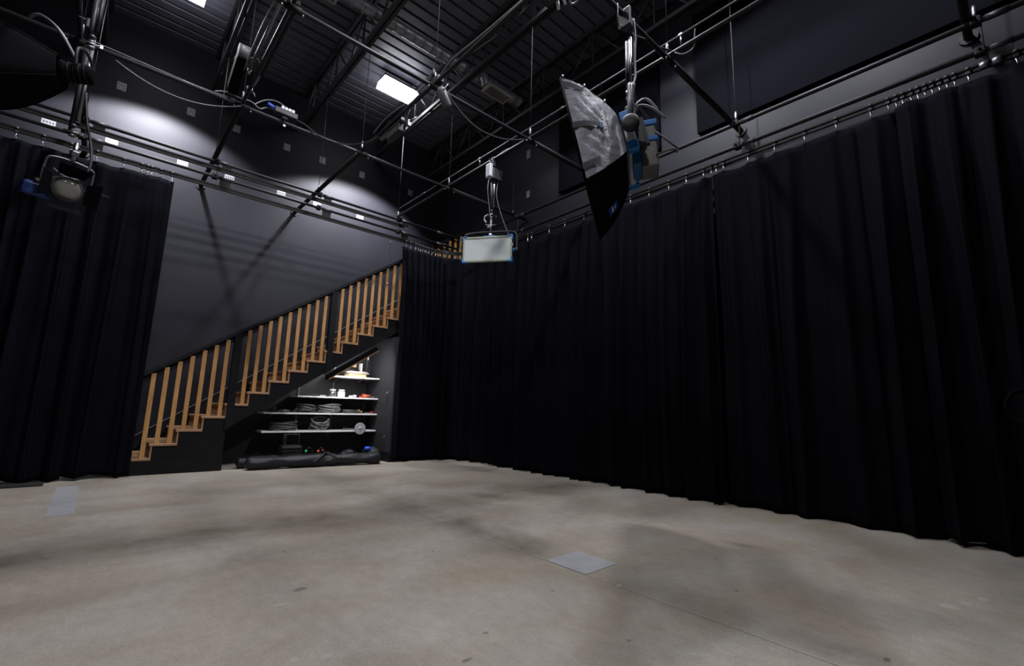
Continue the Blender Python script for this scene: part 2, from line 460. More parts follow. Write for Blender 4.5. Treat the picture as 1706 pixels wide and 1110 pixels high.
for i, (x, y) in enumerate(lamps):
    ld = bpy.data.lights.new('lamp_beam', 'SPOT'); ld.energy = (5000, 4200, 170, 390, 400, 370)[i]; ld.color = (.93, .945, 1.0)
    ld.spot_size = math.radians(114 if i < 2 else 146); ld.spot_blend = .14; ld.shadow_soft_size = .10
    # bat-wing distribution of the louvred reflector: weak straight down, strong across the lamp, narrow along it
    ld.use_nodes = True; nt = ld.node_tree; em = nt.nodes['Emission']
    ge = nt.nodes.new('ShaderNodeNewGeometry'); sp = nt.nodes.new('ShaderNodeSeparateXYZ'); nt.links.new(ge.outputs['Incoming'], sp.inputs[0])
    def mth(op, a, b_, clamp=False):
        n_ = nt.nodes.new('ShaderNodeMath'); n_.operation = op; n_.use_clamp = clamp
        for k_, q_ in ((0, a), (1, b_)):
            if isinstance(q_, (int, float)): n_.inputs[k_].default_value = q_
            else: nt.links.new(q_, n_.inputs[k_])
        return n_.outputs[0]
    dz2 = mth('MULTIPLY', sp.outputs[2], sp.outputs[2]); dx2 = mth('MULTIPLY', sp.outputs[0], sp.outputs[0])
    wing = mth('ADD', .24 if i < 2 else (1.5 if i < 4 else 1.0), mth('MULTIPLY', 1.2 if i < 2 else (.25 if i in (2, 4) else .5), mth('DIVIDE', mth('SUBTRACT', .85, dz2), .45 if i < 2 else .7, True)))
    wing = mth('MULTIPLY', wing, mth('POWER', mth('SUBTRACT', 1.0, dx2), 5.0 if i < 2 else 1.0))
    if i < 2:   # lamps by the staircase wall: beam skew added towards the wall, dimming the floor side
        side = mth('ADD', .5, mth('MULTIPLY', WASH, sp.outputs[1]), True)
        wing = mth('MULTIPLY', wing, mth('ADD', .06, mth('MULTIPLY', .94, side)))
    if i in (3, 5):   # extra beam strength towards the right wall, added to brighten its upper part
        wing = mth('MULTIPLY', wing, mth('ADD', 1.0, mth('MULTIPLY', 3.5, mth('DIVIDE', mth('SUBTRACT', sp.outputs[0], .62 if i == 3 else .50), .14, True))))
    nt.links.new(wing, em.inputs['Strength'])
    lo = bpy.data.objects.new('lamp_beam', ld); COL.objects.link(lo); lo.location = (x, y, LZ - .07)

# ------------------------------------------------------------------ grid of overhead pipes
ZA, ZBp = 4.575, 4.625
AY = [6.10, 4.16, 2.13, .05]; BX = [-.57, .90, 2.43, 3.945]
def clampm(mb, p, s=.05):
    mb.box(p, (s, s, s), bev=.01); mb.cyl((p[0], p[1] + s * .5, p[2] + s * .3), (p[0], p[1] + s * 1.1, p[2] + s * .3), .007, 6)
an = ['nearest the staircase wall', 'second from the staircase wall', 'passing above the big softbox', 'at the upper right corner']
for i, y in enumerate(AY):
    t = thing('overhead_pipe', 'black overhead cross pipe parallel to the back wall, ' + an[i], 'pipe', (XL, y, ZA - .024), 'overhead pipe grid')
    MB().cyl((XL, y, ZA), (XR, y, ZA), .024, 14).build('pipe', M['steel'], t)
    MB().cyl((3.945 + .06, y, ZA), (XR - .02, y, ZA), .034, 14).build('sleeve', M['sleeve'], t)
    MB().lathe([(.07, XR - .02), (.07, XR - .001)], (0, y, ZA), 16, axis='x').build('wall_flange', M['sleeve'], t)
    c = MB()
    for x in BX:
        c.cyl((x - .075, y, ZA), (x + .075, y, ZA), .033, 12)
        clampm(c, (x + .08, y, ZA + .01), .03); c.nxt()
    c.split('cross_fitting', M['sleeve'], t)
    c = MB()
    for x in BX:
        for s in (-1, 1):
            c.cyl((x + s * .09, y - .02, ZA - .03), (x + s * .09, y - .02, ZA - .055), .008, 6); c.nxt()
    c.split('bolt', M['zinc'], t)
bn = ['over the left curtain', 'left of the power box', 'passing under the bright lamp', 'carrying the white panel light']
for i, x in enumerate(BX):
    y1 = YB if i < 3 else 7.87
    t = thing('overhead_pipe', 'black overhead pipe running towards the back wall, ' + bn[i], 'pipe', (x, YF, ZBp - .024), 'overhead pipe grid')
    MB().cyl((x, YF, ZBp), (x, y1, ZBp), .022, 14).build('pipe', M['steel'], t)
    if i < 3:
        MB().cyl((x, 6.16, ZBp), (x, YB - .02, ZBp), .034, 14).build('sleeve', M['sleeve'], t)
        MB().lathe([(.065, YB - .02), (.065, YB - .001)], (x, 0, ZBp), 16, axis='y').build('wall_flange', M['sleeve'], t)
# conduit above the right-hand pipe
t = thing('cable_conduit', 'thin grey conduit running just above the pipe with the white panel light', 'conduit', (3.945, 2, 4.74))
MB().cyl((3.945, -1, 4.775), (3.945, 7.8, 4.775), .009, 8).build('tube', M['cable_g'], t)
c = MB()
for y in (1.99, 3.6, 5.28, 6.9):
    c.box((3.945, y, 4.775), (.03, .05, .03), bev=.006); c.nxt()
c.split('coupler', M['zinc'], t)
c = MB()
for y in (1.99, 5.28):
    c.cyl((3.945, y, 4.77), (3.945, y, 4.66), .011, 8); c.nxt()
c.split('stand_off', M['chrome'], t)

# curtain rails (pipes) and tracks following the walls
YR, XRr, AR = 7.85, 5.42, .82
CX, CY = XRr - AR, YR - AR
def rail_back(z, label):
    t = thing('curtain_rail', label, 'rail', (0, YR, z), 'horizontal rails above the curtains')
    MB().cyl((XL, YR, z), (5.36, YR, z), .023, 14).build('pipe', M['steel'], t)
    c = MB()
    for x in BX:
        c.box((x + .03, YR, z), (.075, .085, .075), bev=.012)
        c.cyl((x + .03, YR - .04, z), (x + .03, YR - .085, z), .010, 8); c.nxt()
    c.split('clamp', M['sleeve'], t)
    c = MB()
    for x in BX + [4.75]:
        c.cyl((x + .09, YR, z), (x + .26, YR, z), .029, 12); c.nxt()
    c.split('coupler', M['heatsink'], t)
    return t
rail_back(4.56, 'upper black rail along the staircase wall, level with the pipe grid')
rail_back(4.32, 'lower black rail along the staircase wall, above the left curtain')
def rail_right(z, label):
    t = thing('curtain_rail', label, 'rail', (XRr, 2, z), 'horizontal rails above the curtains')
    MB().cyl((XRr, -3.8, z), (XRr, 7.76, z), .026, 14).build('pipe', M['steel'], t)
    c = MB()
    for y in AY:
        c.box((XRr, y - .06, z), (.085, .075, .075), bev=.012)
        c.cyl((XRr - .04, y - .06, z), (XRr - .085, y - .06, z), .010, 8); c.nxt()
    c.split('clamp', M['sleeve'], t)
    c = MB()
    for y in AY:
        c.cyl((XRr, y - .12, z), (XRr, y - .26, z), .031, 12); c.nxt()
    c.split('coupler', M['heatsink'], t)
rail_right(4.512, 'upper black rail along the right wall, under the dark wall panels')
rail_right(4.215, 'lower black rail along the right wall, above the long curtain')
def tpath(s):
    """point, tangent and inward normal of the curtain track at length s from x=-3.4"""
    L1 = CX + 3.4; L2 = AR * PI / 2
    if s < L1: return Vector((-3.4 + s, YR, 0)), Vector((1, 0, 0)), Vector((0, -1, 0))
    if s < L1 + L2:
        a = (s - L1) / AR
        return Vector((CX + AR * math.sin(a), CY + AR * math.cos(a), 0)), Vector((math.cos(a), -math.sin(a), 0)), Vector((-math.sin(a), -math.cos(a), 0))
    return Vector((XRr, CY - (s - L1 - L2), 0)), Vector((0, -1, 0)), Vector((-1, 0, 0))
S_of_x = lambda x: x + 3.4
L1 = CX + 3.4; L2 = AR * PI / 2
S_of_y = lambda y: L1 + L2 + (CY - y)
def ztrack(s):   # the back-wall track hangs a little higher than the right-wall one
    f = min(1, max(0, (s - L1 + .6) / (L2 + 1.2))); return 4.165 + (4.075 - 4.165) * f
def track_strip(s0, s1, name_parent, part, zf, w, h, off=0):
    rows = []; n = max(2, int((s1 - s0) / .12))
    for i in range(n + 1):
        s = s0 + (s1 - s0) * i / n; p, tt, nn = tpath(s); z = zf(s) + off
        rows.append([p + nn * a + Vector((0, 0, z + b)) for a, b in ((-w, -h), (w, -h), (w, h), (-w, h))])
    mb = MB(); mb.grid(rows, False, True); mb.add(rows[0], [(0, 1, 2, 3)]); mb.add(rows[-1], [(3, 2, 1, 0)])
    return mb.build(part, M['track'], name_parent)
t = thing('curtain_track', 'black curved curtain track carrying all the curtains round the corner', 'track', (3, YR, 4.06))
SEND = S_of_y(-3.6)
track_strip(0, SEND, t, 'top_flange', ztrack, .014, .009, .022)
track_strip(0, SEND, t, 'bottom_flange', ztrack, .014, .009, -.024)
track_strip(0, SEND, t, 'web', ztrack, .004, .016, 0)
c = MB()
for s in [S_of_x(x + .17) for x in BX] + [S_of_y(y - .18) for y in AY]:
    p, tt, nn = tpath(s); z = ztrack(s)
    up = 4.289 if s < L1 else 4.182
    c.box((p.x, p.y, (z + .03 + up) / 2), (abs(tt.x) * .11 + .03, abs(tt.y) * .11 + .03, up - z - .03), bev=.004); c.nxt()
c.split('bracket', M['sleeve'], t)
c = MB()
for s in (L1 + .45, S_of_y(-.02), S_of_y(-.1)):
    p, tt, nn = tpath(s); c.cyl(p + Vector((0, 0, ztrack(s))) - tt * .03, p + Vector((0, 0, ztrack(s))) + tt * .03, .036, 10); c.nxt()
c.split('splice', M['zinc'], t)
t = thing('curtain_track', 'empty straight track hung below the upper rail on the staircase wall', 'track', (1, YR, 4.42))
z2 = lambda s: 4.455
track_strip(0, S_of_x(4.1), t, 'top_flange', z2, .014, .009, .022)
track_strip(0, S_of_x(4.1), t, 'bottom_flange', z2, .014, .009, -.024)
track_strip(0, S_of_x(4.1), t, 'web', z2, .004, .016, 0)
c = MB()
for x in BX: c.box((x + .17, YR, 4.500), (.12, .035, .06), bev=.004).nxt()
c.split('bracket', M['sleeve'], t)

# hanger rods
def rod(x, y, z0, z1, label, turn=True):
    t = thing('hanger_rod', label, 'rod', (x, y, z0), 'thin hanger rods')
    MB().cyl((x, y, z0), (x, y, z1), .0048, 8).build('rod', M['rod'], t)
    if turn:
        MB().tube([(x, y, z0), (x, y, z0 + .03), (x, y, z0 + .09), (x, y, z0 + .12)], [.012, .017, .017, .009], 8).build('eye_nut', M['zinc'], t)
bw = ['over the left curtain', 'behind the box-shaped fixture', 'behind the pipe under the bright lamp', 'beside the end of the white panel light pipe']
for i, x in enumerate(BX):
    rod(x + (0 if i else .02), YR, 4.60, ZC, 'thin rod holding the upper staircase-wall rail, ' + bw[i])
    rod(x + .05, YR, 4.35, 4.53, 'short rod linking the two staircase-wall rails, ' + bw[i], False)
ay = ['near the far right corner', 'behind the softbox', 'right of the softbox', 'at the upper right corner']
for i, y in enumerate(AY):
    rod(XRr, y - .06 if i else y + .06, 4.56, ZC, 'thin rod holding the upper right-wall rail, ' + ay[i])
    rod(XRr, y - .09, 4.25, 4.48, 'short rod linking the two right-wall rails, ' + ay[i], False)
for i, y in enumerate(AY[:3]):
    for j, x in enumerate(BX):
        rod(x, y + .012, ZBp + .03, ZC, 'thin roof rod at grid crossing, %s pipe from back, %s from left' % (ORD[i], ORD[j]))

# ------------------------------------------------------------------ curtain hooks
def hook_parts(p):
    t = thing('curtain_hook', '', 'curtain hook', tuple(p))
    MB().lathe([(.004, .028), (.017, .022), (.022, .008), (.022, -.002), (.010, -.006)], p + Vector((0, 0, .0)), 12).build('roller', M['heatsink'], t)
    b = MB().box(p + Vector((0, 0, -.035)), (.034, .034, .030), bev=.006); b.build('carrier', M['rubber'], t)
    c = MB(); c.tube([p + Vector(q) for q in ((0, 0, -.05), (0, .004, -.065), (.004, 0, -.08), (-.004, 0, -.092), (0, 0, -.105))], [.006, .009, .007, .009, .006], 8)
    c.tube([p + Vector((math.cos(a) * .012, 0, -.112 + math.sin(a) * .010)) for a in [k * PI / 5 for k in range(10)]], .0035, 6, True)
    c.build('clip', M['chrome'], t)
    return t
HK = None
def hooks(ss, phrase, group):
    global HK
    for i, s in enumerate(ss):
        p, tt, nn = tpath(s); p = p + nn * .024 + Vector((0, 0, ztrack(s)))
        lb = '%s curtain hook %s' % (ORD[i], phrase)
        if HK is None:
            HK = hook_parts(p); HK['label'] = lb; HK['group'] = group
        else: dup(HK, p, lb, group)
HL = [S_of_x(x) for x in (-1.62, -1.36, -1.10, -.87, -.62, -.37, -.10, .09, .155, .20, .30, .43)]
HC = [S_of_x(x) for x in (4.15, 4.25, 4.36, 4.42, 4.47, 4.52, 4.57)] + [L1 + AR * math.asin((x - CX) / AR) for x in (4.61, 4.66, 4.73, 4.81, 4.91)]
HR = [L1 + AR * math.asin((x - CX) / AR) for x in (5.02, 5.16, 5.20, 5.29)] + [S_of_y(y) for y in (6.75, 6.4, 6.11, 5.71, 5.61, 5.18, 4.83, 4.43, 4.13, 3.85, 3.57, 3.27, 2.97, 2.72, 2.49)]
HR2 = [S_of_y(y) for y in (2.39, 2.33, 2.24, 1.95, 1.66, 1.36, 1.07, .78)]
HR3 = [S_of_y(y) for y in (.64, .58, .53, .47, .42, .37, .32, .27, .22, .17, .08, -.21, -.6, -1.0)]
hooks(HL, 'from the left on the left curtain', 'hooks of the left curtain')
hooks(HC, 'from the left on the short bunched corner curtain', 'hooks of the corner curtain')
hooks(HR, 'from the corner on the long right curtain', 'hooks of the long right curtain')
hooks(HR2, 'from its left on the middle right curtain', 'hooks of the middle right curtain')
hooks(HR3, 'from the left in the bunch at the upper right', 'hooks of the nearest right curtain')

# ------------------------------------------------------------------ curtains
def curtain(s0, s1, hk, seed, label, amp=.085, wmin=.16, wmax=.40, zt0=-.115, inward=.06, zbot=.022):
    r = random.Random(seed)
    marks = [s0]
    while marks[-1] < s1: marks.append(marks[-1] + r.uniform(wmin, wmax))
    am = [r.uniform(.55, 1.2) for _ in marks]; lean = [r.uniform(-.10, .10) for _ in marks]; sk = [r.uniform(.15, .5) for _ in marks]
    hs = sorted(hk); ds = .014; n = int((s1 - s0) / ds); nz = 40
    def fold(s):
        k = 0
        lo, hi = 0, len(marks) - 2
        while lo < hi:
            m_ = (lo + hi + 1) // 2
            if marks[m_] <= s: lo = m_
            else: hi = m_ - 1
        k = lo; f = (s - marks[k]) / (marks[k + 1] - marks[k])
        f = f ** (1 + sk[k] - .3)
        return k, f
    def top(s):
        z = ztrack(s) + zt0
        for a, b in zip(hs, hs[1:]):
            if a <= s <= b:
                g = b - a; f = (s - a) / g
                return z - min(.07, .22 * g * g + .03 * g) * 4 * f * (1 - f), 4 * f * (1 - f), g
        return z, 0, .05
    rows = []
    for j in range(nz + 1):
        row = []
        u = j / nz; u = u * u * (3 - 2 * u) * .35 + u * .65
        for i in range(n + 1):
            s = s0 + (s1 - s0) * i / n
            zt, hf, g = top(s)
            z = zt + (zbot - zt) * u
            d = (zt - z)
            sh = s + lean[fold(s)[0]] * 0
            k, f = fold(sh)
            grow = .30 + .70 * min(1, d / 1.5)
            w = marks[k + 1] - marks[k]
            A = amp * grow * am[k] * min(1.15, .45 + w / .40)
            ph = 2 * PI * f
            off = A * (-math.cos(ph)) + .012 * math.sin(3 * ph + k) * grow
            # pinch between hooks near the top
            off += math.exp(-d / .45) * (.035 * (hf - .4) * min(1, g / .2)) * (1 if int(s * 3.7) % 2 else .6)
            off += .022 * math.sin(s * 2.1 + z * .7 + seed) + .01 * math.sin(z * 2.3 + k * 1.7)
            tsh = .38 * A * math.sin(ph) * grow * min(1, (s - s0) / .12, (s1 - s) / .12)
            p, tt, nn = tpath(max(0, s))
            q = p + nn * (inward * min(1, .4 + d) + off) + tt * (tsh + .05 * u * math.sin(k * 2.4) * min(1, (s - s0) / .12, (s1 - s) / .12))
            zz = z + (.018 * math.sin(k * 1.9 + 1) + .012 * math.cos(ph)) * max(0, u - .9) * 10 * (1 if u > .9 else 0)
            row.append(Vector((q.x, q.y, max(.012, zz))))
        rows.append(row)
    mb = MB(); mb.grid(rows, True)
    o = mb.build('curtain', M['velvet'], fix=False)
    md = o.modifiers.new('cloth', 'SOLIDIFY'); md.thickness = .005; md.offset = 0
    return tag(o, label, 'curtain', 'black velour curtains')
curtain(S_of_x(-2.6), S_of_x(.46), HL, 3, 'black velour curtain hanging at the left in front of the stairs', .055, .18, .34, inward=.05)
curtain(S_of_x(4.08), L1 + AR * math.asin((4.97 - CX) / AR), HC, 11, 'short gathered black curtain at the foot of the stairs in the corner', .085, .09, .15, inward=.12)
curtain(L1 + AR * math.asin((4.90 - CX) / AR), S_of_y(2.405), HR, 23, 'long black velour curtain from the corner past the white panel light', .085, .17, .42, inward=.05)
curtain(S_of_y(2.395), S_of_y(.605), HR2, 31, 'flat wide black curtain in the middle of the right wall', .065, .30, .52, inward=-.03)
curtain(S_of_y(.595), S_of_y(-1.6), HR3, 47, 'black curtain nearest the camera on the right', .075, .15, .36, inward=.06)

# ------------------------------------------------------------------ dark wall panels on the right wall
def wpanel(y0, y1, z0, z1, label):
    o = MB().box(((XR - .035), (y0 + y1) / 2, (z0 + z1) / 2), (.07, y1 - y0, z1 - z0), bev=.006).build('wall_panel', M['panel'])
    tag(o, label, 'panel', 'dark cloth wall panels')
wpanel(3.24, 5.22, 4.79, 6.35, 'dark acoustic wall panel behind the softbox')
wpanel(-1.3, 2.67, 4.76, 6.6, 'long dark acoustic wall panel above the right curtain')

# wall plates
def plate(p, w, h, kind, label, group, side='b'):
    t = thing('wall_label', label, 'label', p, group)
    x, y, z = p
    if side == 'b': Mx = frame(p, (1, 0, 0), (0, 0, 1), (0, -1, 0))
    else: Mx = frame(p, (0, -1, 0), (0, 0, 1), (-1, 0, 0))
    MB(Mx).box((0, 0, .003), (w, h, .006)).build('plate', M['plate'] if kind else mat('label_white', (.20, .20, .21), .5), t)
    b = MB(Mx)
    if kind:
        for r in range(2):
            for c in range(3):
                if (r, c) != (1, 1): b.box((-w * .3 + c * w * .3, h * (.22 - .46 * r), .0068), (w * .17, h * .10, .0012))
        b.box((0, h * .0, .0068), (w * .5, h * .05, .0012))
    else:
        for c in range(4): b.box((-w * .33 + c * w * .22, 0, .0068), (w * .13, h * .34, .0012))
    b.build('lettering', M['ink'], t)
for i, x in enumerate((-.30, .62, 1.31, 2.17, 2.85, 3.69, 4.86)):
    plate((x, YB, 5.885), .115, .135, 1, 'grey square stencil label, %s from the left in the high row on the staircase wall' % ORD[i], 'high row of wall labels')
for i, x in enumerate((-1.0, -.30, .61, 1.30, 2.16, 2.83, 3.72)):
    plate((x, YB, 4.93), .15, .082, 0, 'small white label, %s from the left in the row behind the staircase-wall rails' % ORD[i], 'low row of wall labels')
plate((XR, 6.08, 5.92), .10, .17, 1, 'grey label high on the right wall left of the panel', 'right wall labels', 'r')
plate((XR, 6.07, 5.08), .085, .13, 1, 'pale label on the right wall just above the rail', 'right wall labels', 'r')

# ------------------------------------------------------------------ staircase
SY0, SY1 = 7.95, YB
run, rise = .2725, .1857
st = thing('staircase', 'black staircase with oak treads and flat oak balusters climbing along the back wall', 'staircase', (.4, SY0, 0))
NT = 19
xn = lambda n: .65 + run * (n - 1)        # right end of tread n = face of the next riser
zn = lambda n: rise * n + .034            # top of tread n
for n_ in range(1, NT + 1):
    x1 = xn(n_); z1 = zn(n_)
    if n_ < 19:
        MB().box(((x1 - run - .012 + x1) / 2, (SY0 - .02 + SY1) / 2, z1 - .017), (run + .024, SY1 - SY0 + .02, .034), bev=.006).build('tread', M['tread'], st)
        MB().box2((x1 - .001, SY0 - .012, z1 - .034), (x1 + .018, SY1 - .03, z1 + rise - .034)).build('riser', M['tread'], st)
# side panel (stepped top, sloping underside; closed to the floor at the left)
poly = [(.38, .0), (1.50, .0), (1.50, .60)]
XE = 5.66
poly += [(XE, .60 + .668 * (XE - 1.50)), (XE, zn(18) + .0)]
for n_ in range(18, 0, -1):
    x1 = xn(n_); zt = zn(n_) - .034
    poly += [(x1 + .0, zt + (rise if n_ == 18 else 0) if False else zt), (x1 - run, zt)]
# build as strips so that every face stays convex
side = MB()
for n_ in range(1, 19):
    a, b = xn(n_) - run, xn(n_); zt = zn(n_) - .034
    lo = lambda x: 0 if x < 1.5 - 1e-6 else .60 + .668 * (x - 1.5)
    if a < 1.5 < b:
        side.prism([(a, 0), (1.5, 0), (1.5, zt), (a, zt)], 'y', SY0, SY0 + .045)
        side.prism([(1.5, .60), (b, lo(b)), (b, zt), (1.5, zt)], 'y', SY0, SY0 + .045)
    else:
        side.prism([(a, lo(a) if a >= 1.5 else 0), (b, lo(b) if a >= 1.5 else 0), (b, zt), (a, zt)], 'y', SY0, SY0 + .045)
side.build('stringer', M['stairblack'], st)
# soffit under the flight and return panel
sf = MB(); sf.prism([(1.50, .60), (XE, .60 + .668 * (XE - 1.5)), (XE, .64 + .668 * (XE - 1.5)), (1.50, .64)], 'y', SY0 + .045, SY1 - .002); sf.build('soffit', M['niche'], st)
MB().box2((1.462, SY0 + .045, 0), (1.50, SY1 - .002, .60)).build('return_panel', M['stairblack'], st)
MB().box2((.38, SY0 - .014, 0), (1.505, SY0, .185)).build('base_board', M['stairblack'], st)
# sloping skirt with a pale bead on the wall side
k = rise / run
sk = MB(); f0, f1 = .35, 5.66
sk.prism([(f0, .12), (f1, .12 + k * (f1 - f0) - .1), (f1, .31 + k * (f1 - f0)), (f0, .31)], 'y', SY1 - .03, SY1 - .004); sk.build('wall_skirt', M['stairblack'], st)
sk = MB(); sk.prism([(f0, .31), (f1, .31 + k * (f1 - f0)), (f1, .325 + k * (f1 - f0)), (f0, .325)], 'y', SY1 - .036, SY1 - .004); sk.build('skirt_bead', mat('bead_grey', (.10, .10, .115), .5), st)
# handrail
hz = lambda x: 1.035 + .6755 * x
hr = MB(); a, b = .30, 5.68
hr.prism([(a, hz(a) - .055), (b, hz(b) - .055), (b, hz(b)), (a, hz(a))], 'y', SY0 - .045, SY0 + .055)
hr.build('handrail', M['stairblack'], st)
hr = MB(); hr.prism([(a, hz(a) - .15), (b, hz(b) - .15), (b, hz(b) - .055), (a, hz(a) - .055)], 'y', SY0 + .012, SY0 + .045); hr.build('rail_board', M['stairblack'], st)
for xa, xb in ((1.475, 1.575), (2.855, 2.955), (4.25, 4.35)):
    nb = MB(); lo = lambda x: .585 + .668 * (x - 1.5)
    nb.prism([(xa, lo(xa)), (xb, lo(xb)), (xb, hz(xb) - .055), (xa, hz(xa) - .055)], 'y', SY0 - .03, SY0 + .05); nb.build('newel', M['stairblack'], st)
bx = []
x = .572
skip = [(1.44, 1.60), (2.82, 2.98), (4.21, 4.38)]
while x < 5.66:
    if not any(p < x < q for p, q in skip): bx.append(x)
    x += .1372
for x in bx:
    n_ = max(1, math.ceil((x - .65) / run - 1e-6) + 1) if x > .65 else 1
    zb = zn(n_)
    if n_ > 18: zb = zn(18)
    o = MB().box((x, SY0 - .004, (zb + hz(x) - .075) / 2), (.054, .020, hz(x) - .075 - zb), bev=.002).build('baluster', M['oak'], st)
    s_ = MB()
    for z in (hz(x) - .115, .40 + .682 * (x - .572) + .02):
        s_.lathe([(.006, -.004), (.004, -.008)], (x, SY0 - .0135 + .001, z), 8, axis='y').nxt()
    q = s_.split('screw', M['chrome'], o)

# ------------------------------------------------------------------ niche under the stairs
NY = 8.78
nb_ = MB()
nb_.prism([(1.5, 0), (4.05, 0), (4.05, .58 + .668 * 2.55), (1.5, .58)], 'y', NY, NY + .05); struct(nb_.build('wall_niche_back', M['niche']))
ns = MB(); ns.prism([(7.76, 0), (YB - .01, 0), (YB - .01, 2.26), (7.76, 2.26)], 'x', 4.05, 4.15); struct(ns.build('wall_niche_side', M['niche']))
struct(MB().box2((4.0495 - .012, 7.745, 0), (4.15, 8.3, .165)).build('baseboard_niche', M['stairblack']))
struct(MB().box2((4.15, 7.98, 0), (XR, 8.06, 2.3)).build('wall_behind_curtain', M['wall_k']))
# strip lamp below the stringer
sl = thing('strip_light', 'black strip light with wooden lower edge fixed under the stair stringer', 'light', (3.3, 7.93, 1.42))
A, B = Vector((2.86, 7.92, 1.462)), Vector((3.73, 7.92, 2.045)); d = (B - A).normalized(); up = Vector((-d.z, 0, d.x))
Fm = frame(A, d, Vector((0, 1, 0)), up); LN = (B - A).length
MB(Fm).box((LN / 2, 0, -.025), (LN, .055, .075), bev=.008).cyl((-.012, 0, -.045), (LN + .012, 0, -.045), .026, 10).build('housing', M['softblack'], sl)
MB(Fm).box((LN / 2 + .02, .015, -.078), (LN - .02, .05, .026)).build('wooden_edge', M['tread'], sl)
MB(Fm).box((LN / 2, .062, -.045), (LN - .08, .05, .04), bev=.008).build('diffuser', M['strip'], sl)
# shelves
shz = [(1.505, 3.14), (1.125, 2.58), (.835, 2.08), (.533, 2.08)]
sn = ['top short', 'second', 'third', 'lowest']
for (z, x0), nme in zip(shz, sn):
    t = thing('wall_shelf', '%s white shelf in the niche under the stairs' % nme, 'shelf', ((x0 + 4.04) / 2, 8.34, z - .027), 'white shelves under the stairs')
    MB().box2((x0, 8.33, z - .026), (4.040, 8.74, z)).build('board', M['white'], t)
    c = MB()
    for x in (x0 + .18, (x0 + 4.04) / 2 + .2, 3.95):
        c.prism([(8.742, z - .028), (8.742, z - .10), (8.45, z - .028)], 'x', x - .006, x + .006).nxt()
    c.split('bracket', M['zinc'], t)
for i, (x, z0, z1) in enumerate(((2.72, .45, 1.32), (3.33, .45, 1.72), (3.96, .45, 2.02))):
    t = thing('shelf_standard', 'slotted upright holding the niche shelves, %s from the left' % ORD[i], 'shelf standard', (x, 8.76, z0), 'shelf uprights')
    o = MB(); z0_, z1_ = z0, z1
    o.box2((x - .013, 8.748, z0), (x - .007, 8.778, z1)).box2((x + .007, 8.748, z0), (x + .013, 8.778, z1)).box2((x - .013, 8.77, z0), (x + .013, 8.778, z1)); o.build('channel', M['zinc'], t)
# wall hooks / outlets on the niche side wall
for (y, z, l) in ((7.95, 1.24, 'upper small key hook on the niche side wall'), (7.95, .44, 'lower small key hook on the niche side wall')):
    t = thing('wall_hook', l, 'hook', (4.05, y, z), 'small wall hooks')
    MB().box((4.046, y, z), (.008, .03, .035)).build('plate', M['zinc'], t)
    MB().tube([(4.043, y, z), (4.02, y, z), (4.015, y, z - .03), (4.02, y, z - .045)], .004, 6).build('hook', M['chrome'], t)
    MB().tube(smooth_path([(4.02, y, z - .04), (4.03, y + .008, z - .1), (4.035, y, z - .14)]), .004, 6).box((4.036, y, z - .16), (.012, .02, .05), bev=.004).build('pull', M['rubber'], t)

# things on the shelves
def coil(name, label, c, R, r, turns, mt, squash=.5, seed=1, tilt=0, jit=.2, group='cable coils on the shelves', ends=None):
    q = random.Random(seed); pts = []
    n = 26 * turns
    for i in range(n):
        a = 2 * PI * i / 26; k = i / n
        rad = R * (1 + jit * (q.random() - .5) * .2 + jit * math.sin(i / 26 * 2.4 + seed) * .5)
        h = (k - .5) * 2 * r + r * .5 * math.sin(a * 1.0 + i / 26 * 1.9 + seed)
        p = Vector((rad * math.cos(a), rad * math.sin(a) * squash, h))
        p = Matrix.Rotation(tilt, 3, 'X') @ p
        pts.append(Vector(c) + p)
    zmin = min(p.z for p in pts)
    for p in pts: p.z += c[2] - zmin
    t = thing(name, label, 'cable', c, group)
    MB().tube(pts, .0115, 6).build('cable', mt, t)
    tie = pts[20]
    MB().box(tie, (.05, .05, .05), bev=.01).build('tie', M['zinc'] if seed % 2 else M['heatsink'], t)
    if ends is not None:
        e = MB(); e.cyl(pts[0], pts[0] + Vector((.03, -.03, .006)), .014, 8).nxt().cyl(pts[-1], pts[-1] + Vector((-.03, -.03, .006)), .014, 8)
        e.split('plug', ends, t)
CB = mat('coiled_cable', (.055, .055, .06), .4, var=.3)
CG = mat('coiled_cable_grey', (.16, .16, .17), .4, var=.3)
z3, z4, z2s, z1s = .847, .545, 1.137, 1.517
coil('cable_coil', 'tall mound of coiled dark cable left on the third shelf', (2.79, 8.50, z3), .155, .050, 9, CB, .7, 2)
coil('cable_coil', 'wide thick coil of grey cable in the middle of the third shelf', (3.19, 8.50, z3), .185, .048, 9, CG, .7, 5)
coil('cable_coil', 'flat small coil with orange and yellow plugs on the third shelf', (3.60, 8.48, z3), .155, .018, 6, CB, .7, 8, ends=M['yellow'])
coil('cable_coil', 'long low coil of black cable with yellow plug on the lowest shelf', (2.45, 8.50, z4), .20, .045, 9, CB, .6, 4, ends=M['yellow'])
coil('cable_coil', 'loose coil of grey cable drooping over the lowest shelf edge', (3.03, 8.44, z4), .145, .075, 7, CG, .62, 7, .5)
coil('cable_coil', 'bright orange coiled lead at the right of the second shelf', (3.86, 8.47, z2s), .065, .018, 5, M['orange'], .8, 3)
coil('cable_coil', 'thin flat black lead at the left of the third shelf', (2.40, 8.48, z3), .11, .010, 4, CB, .6, 9)
def item(name, label, cat, mb_mats, loc, group=None):
    t = thing(name, label, cat, loc, group)
    for part, mb, mt in mb_mats: mb.build(part, mt, t)
    return t
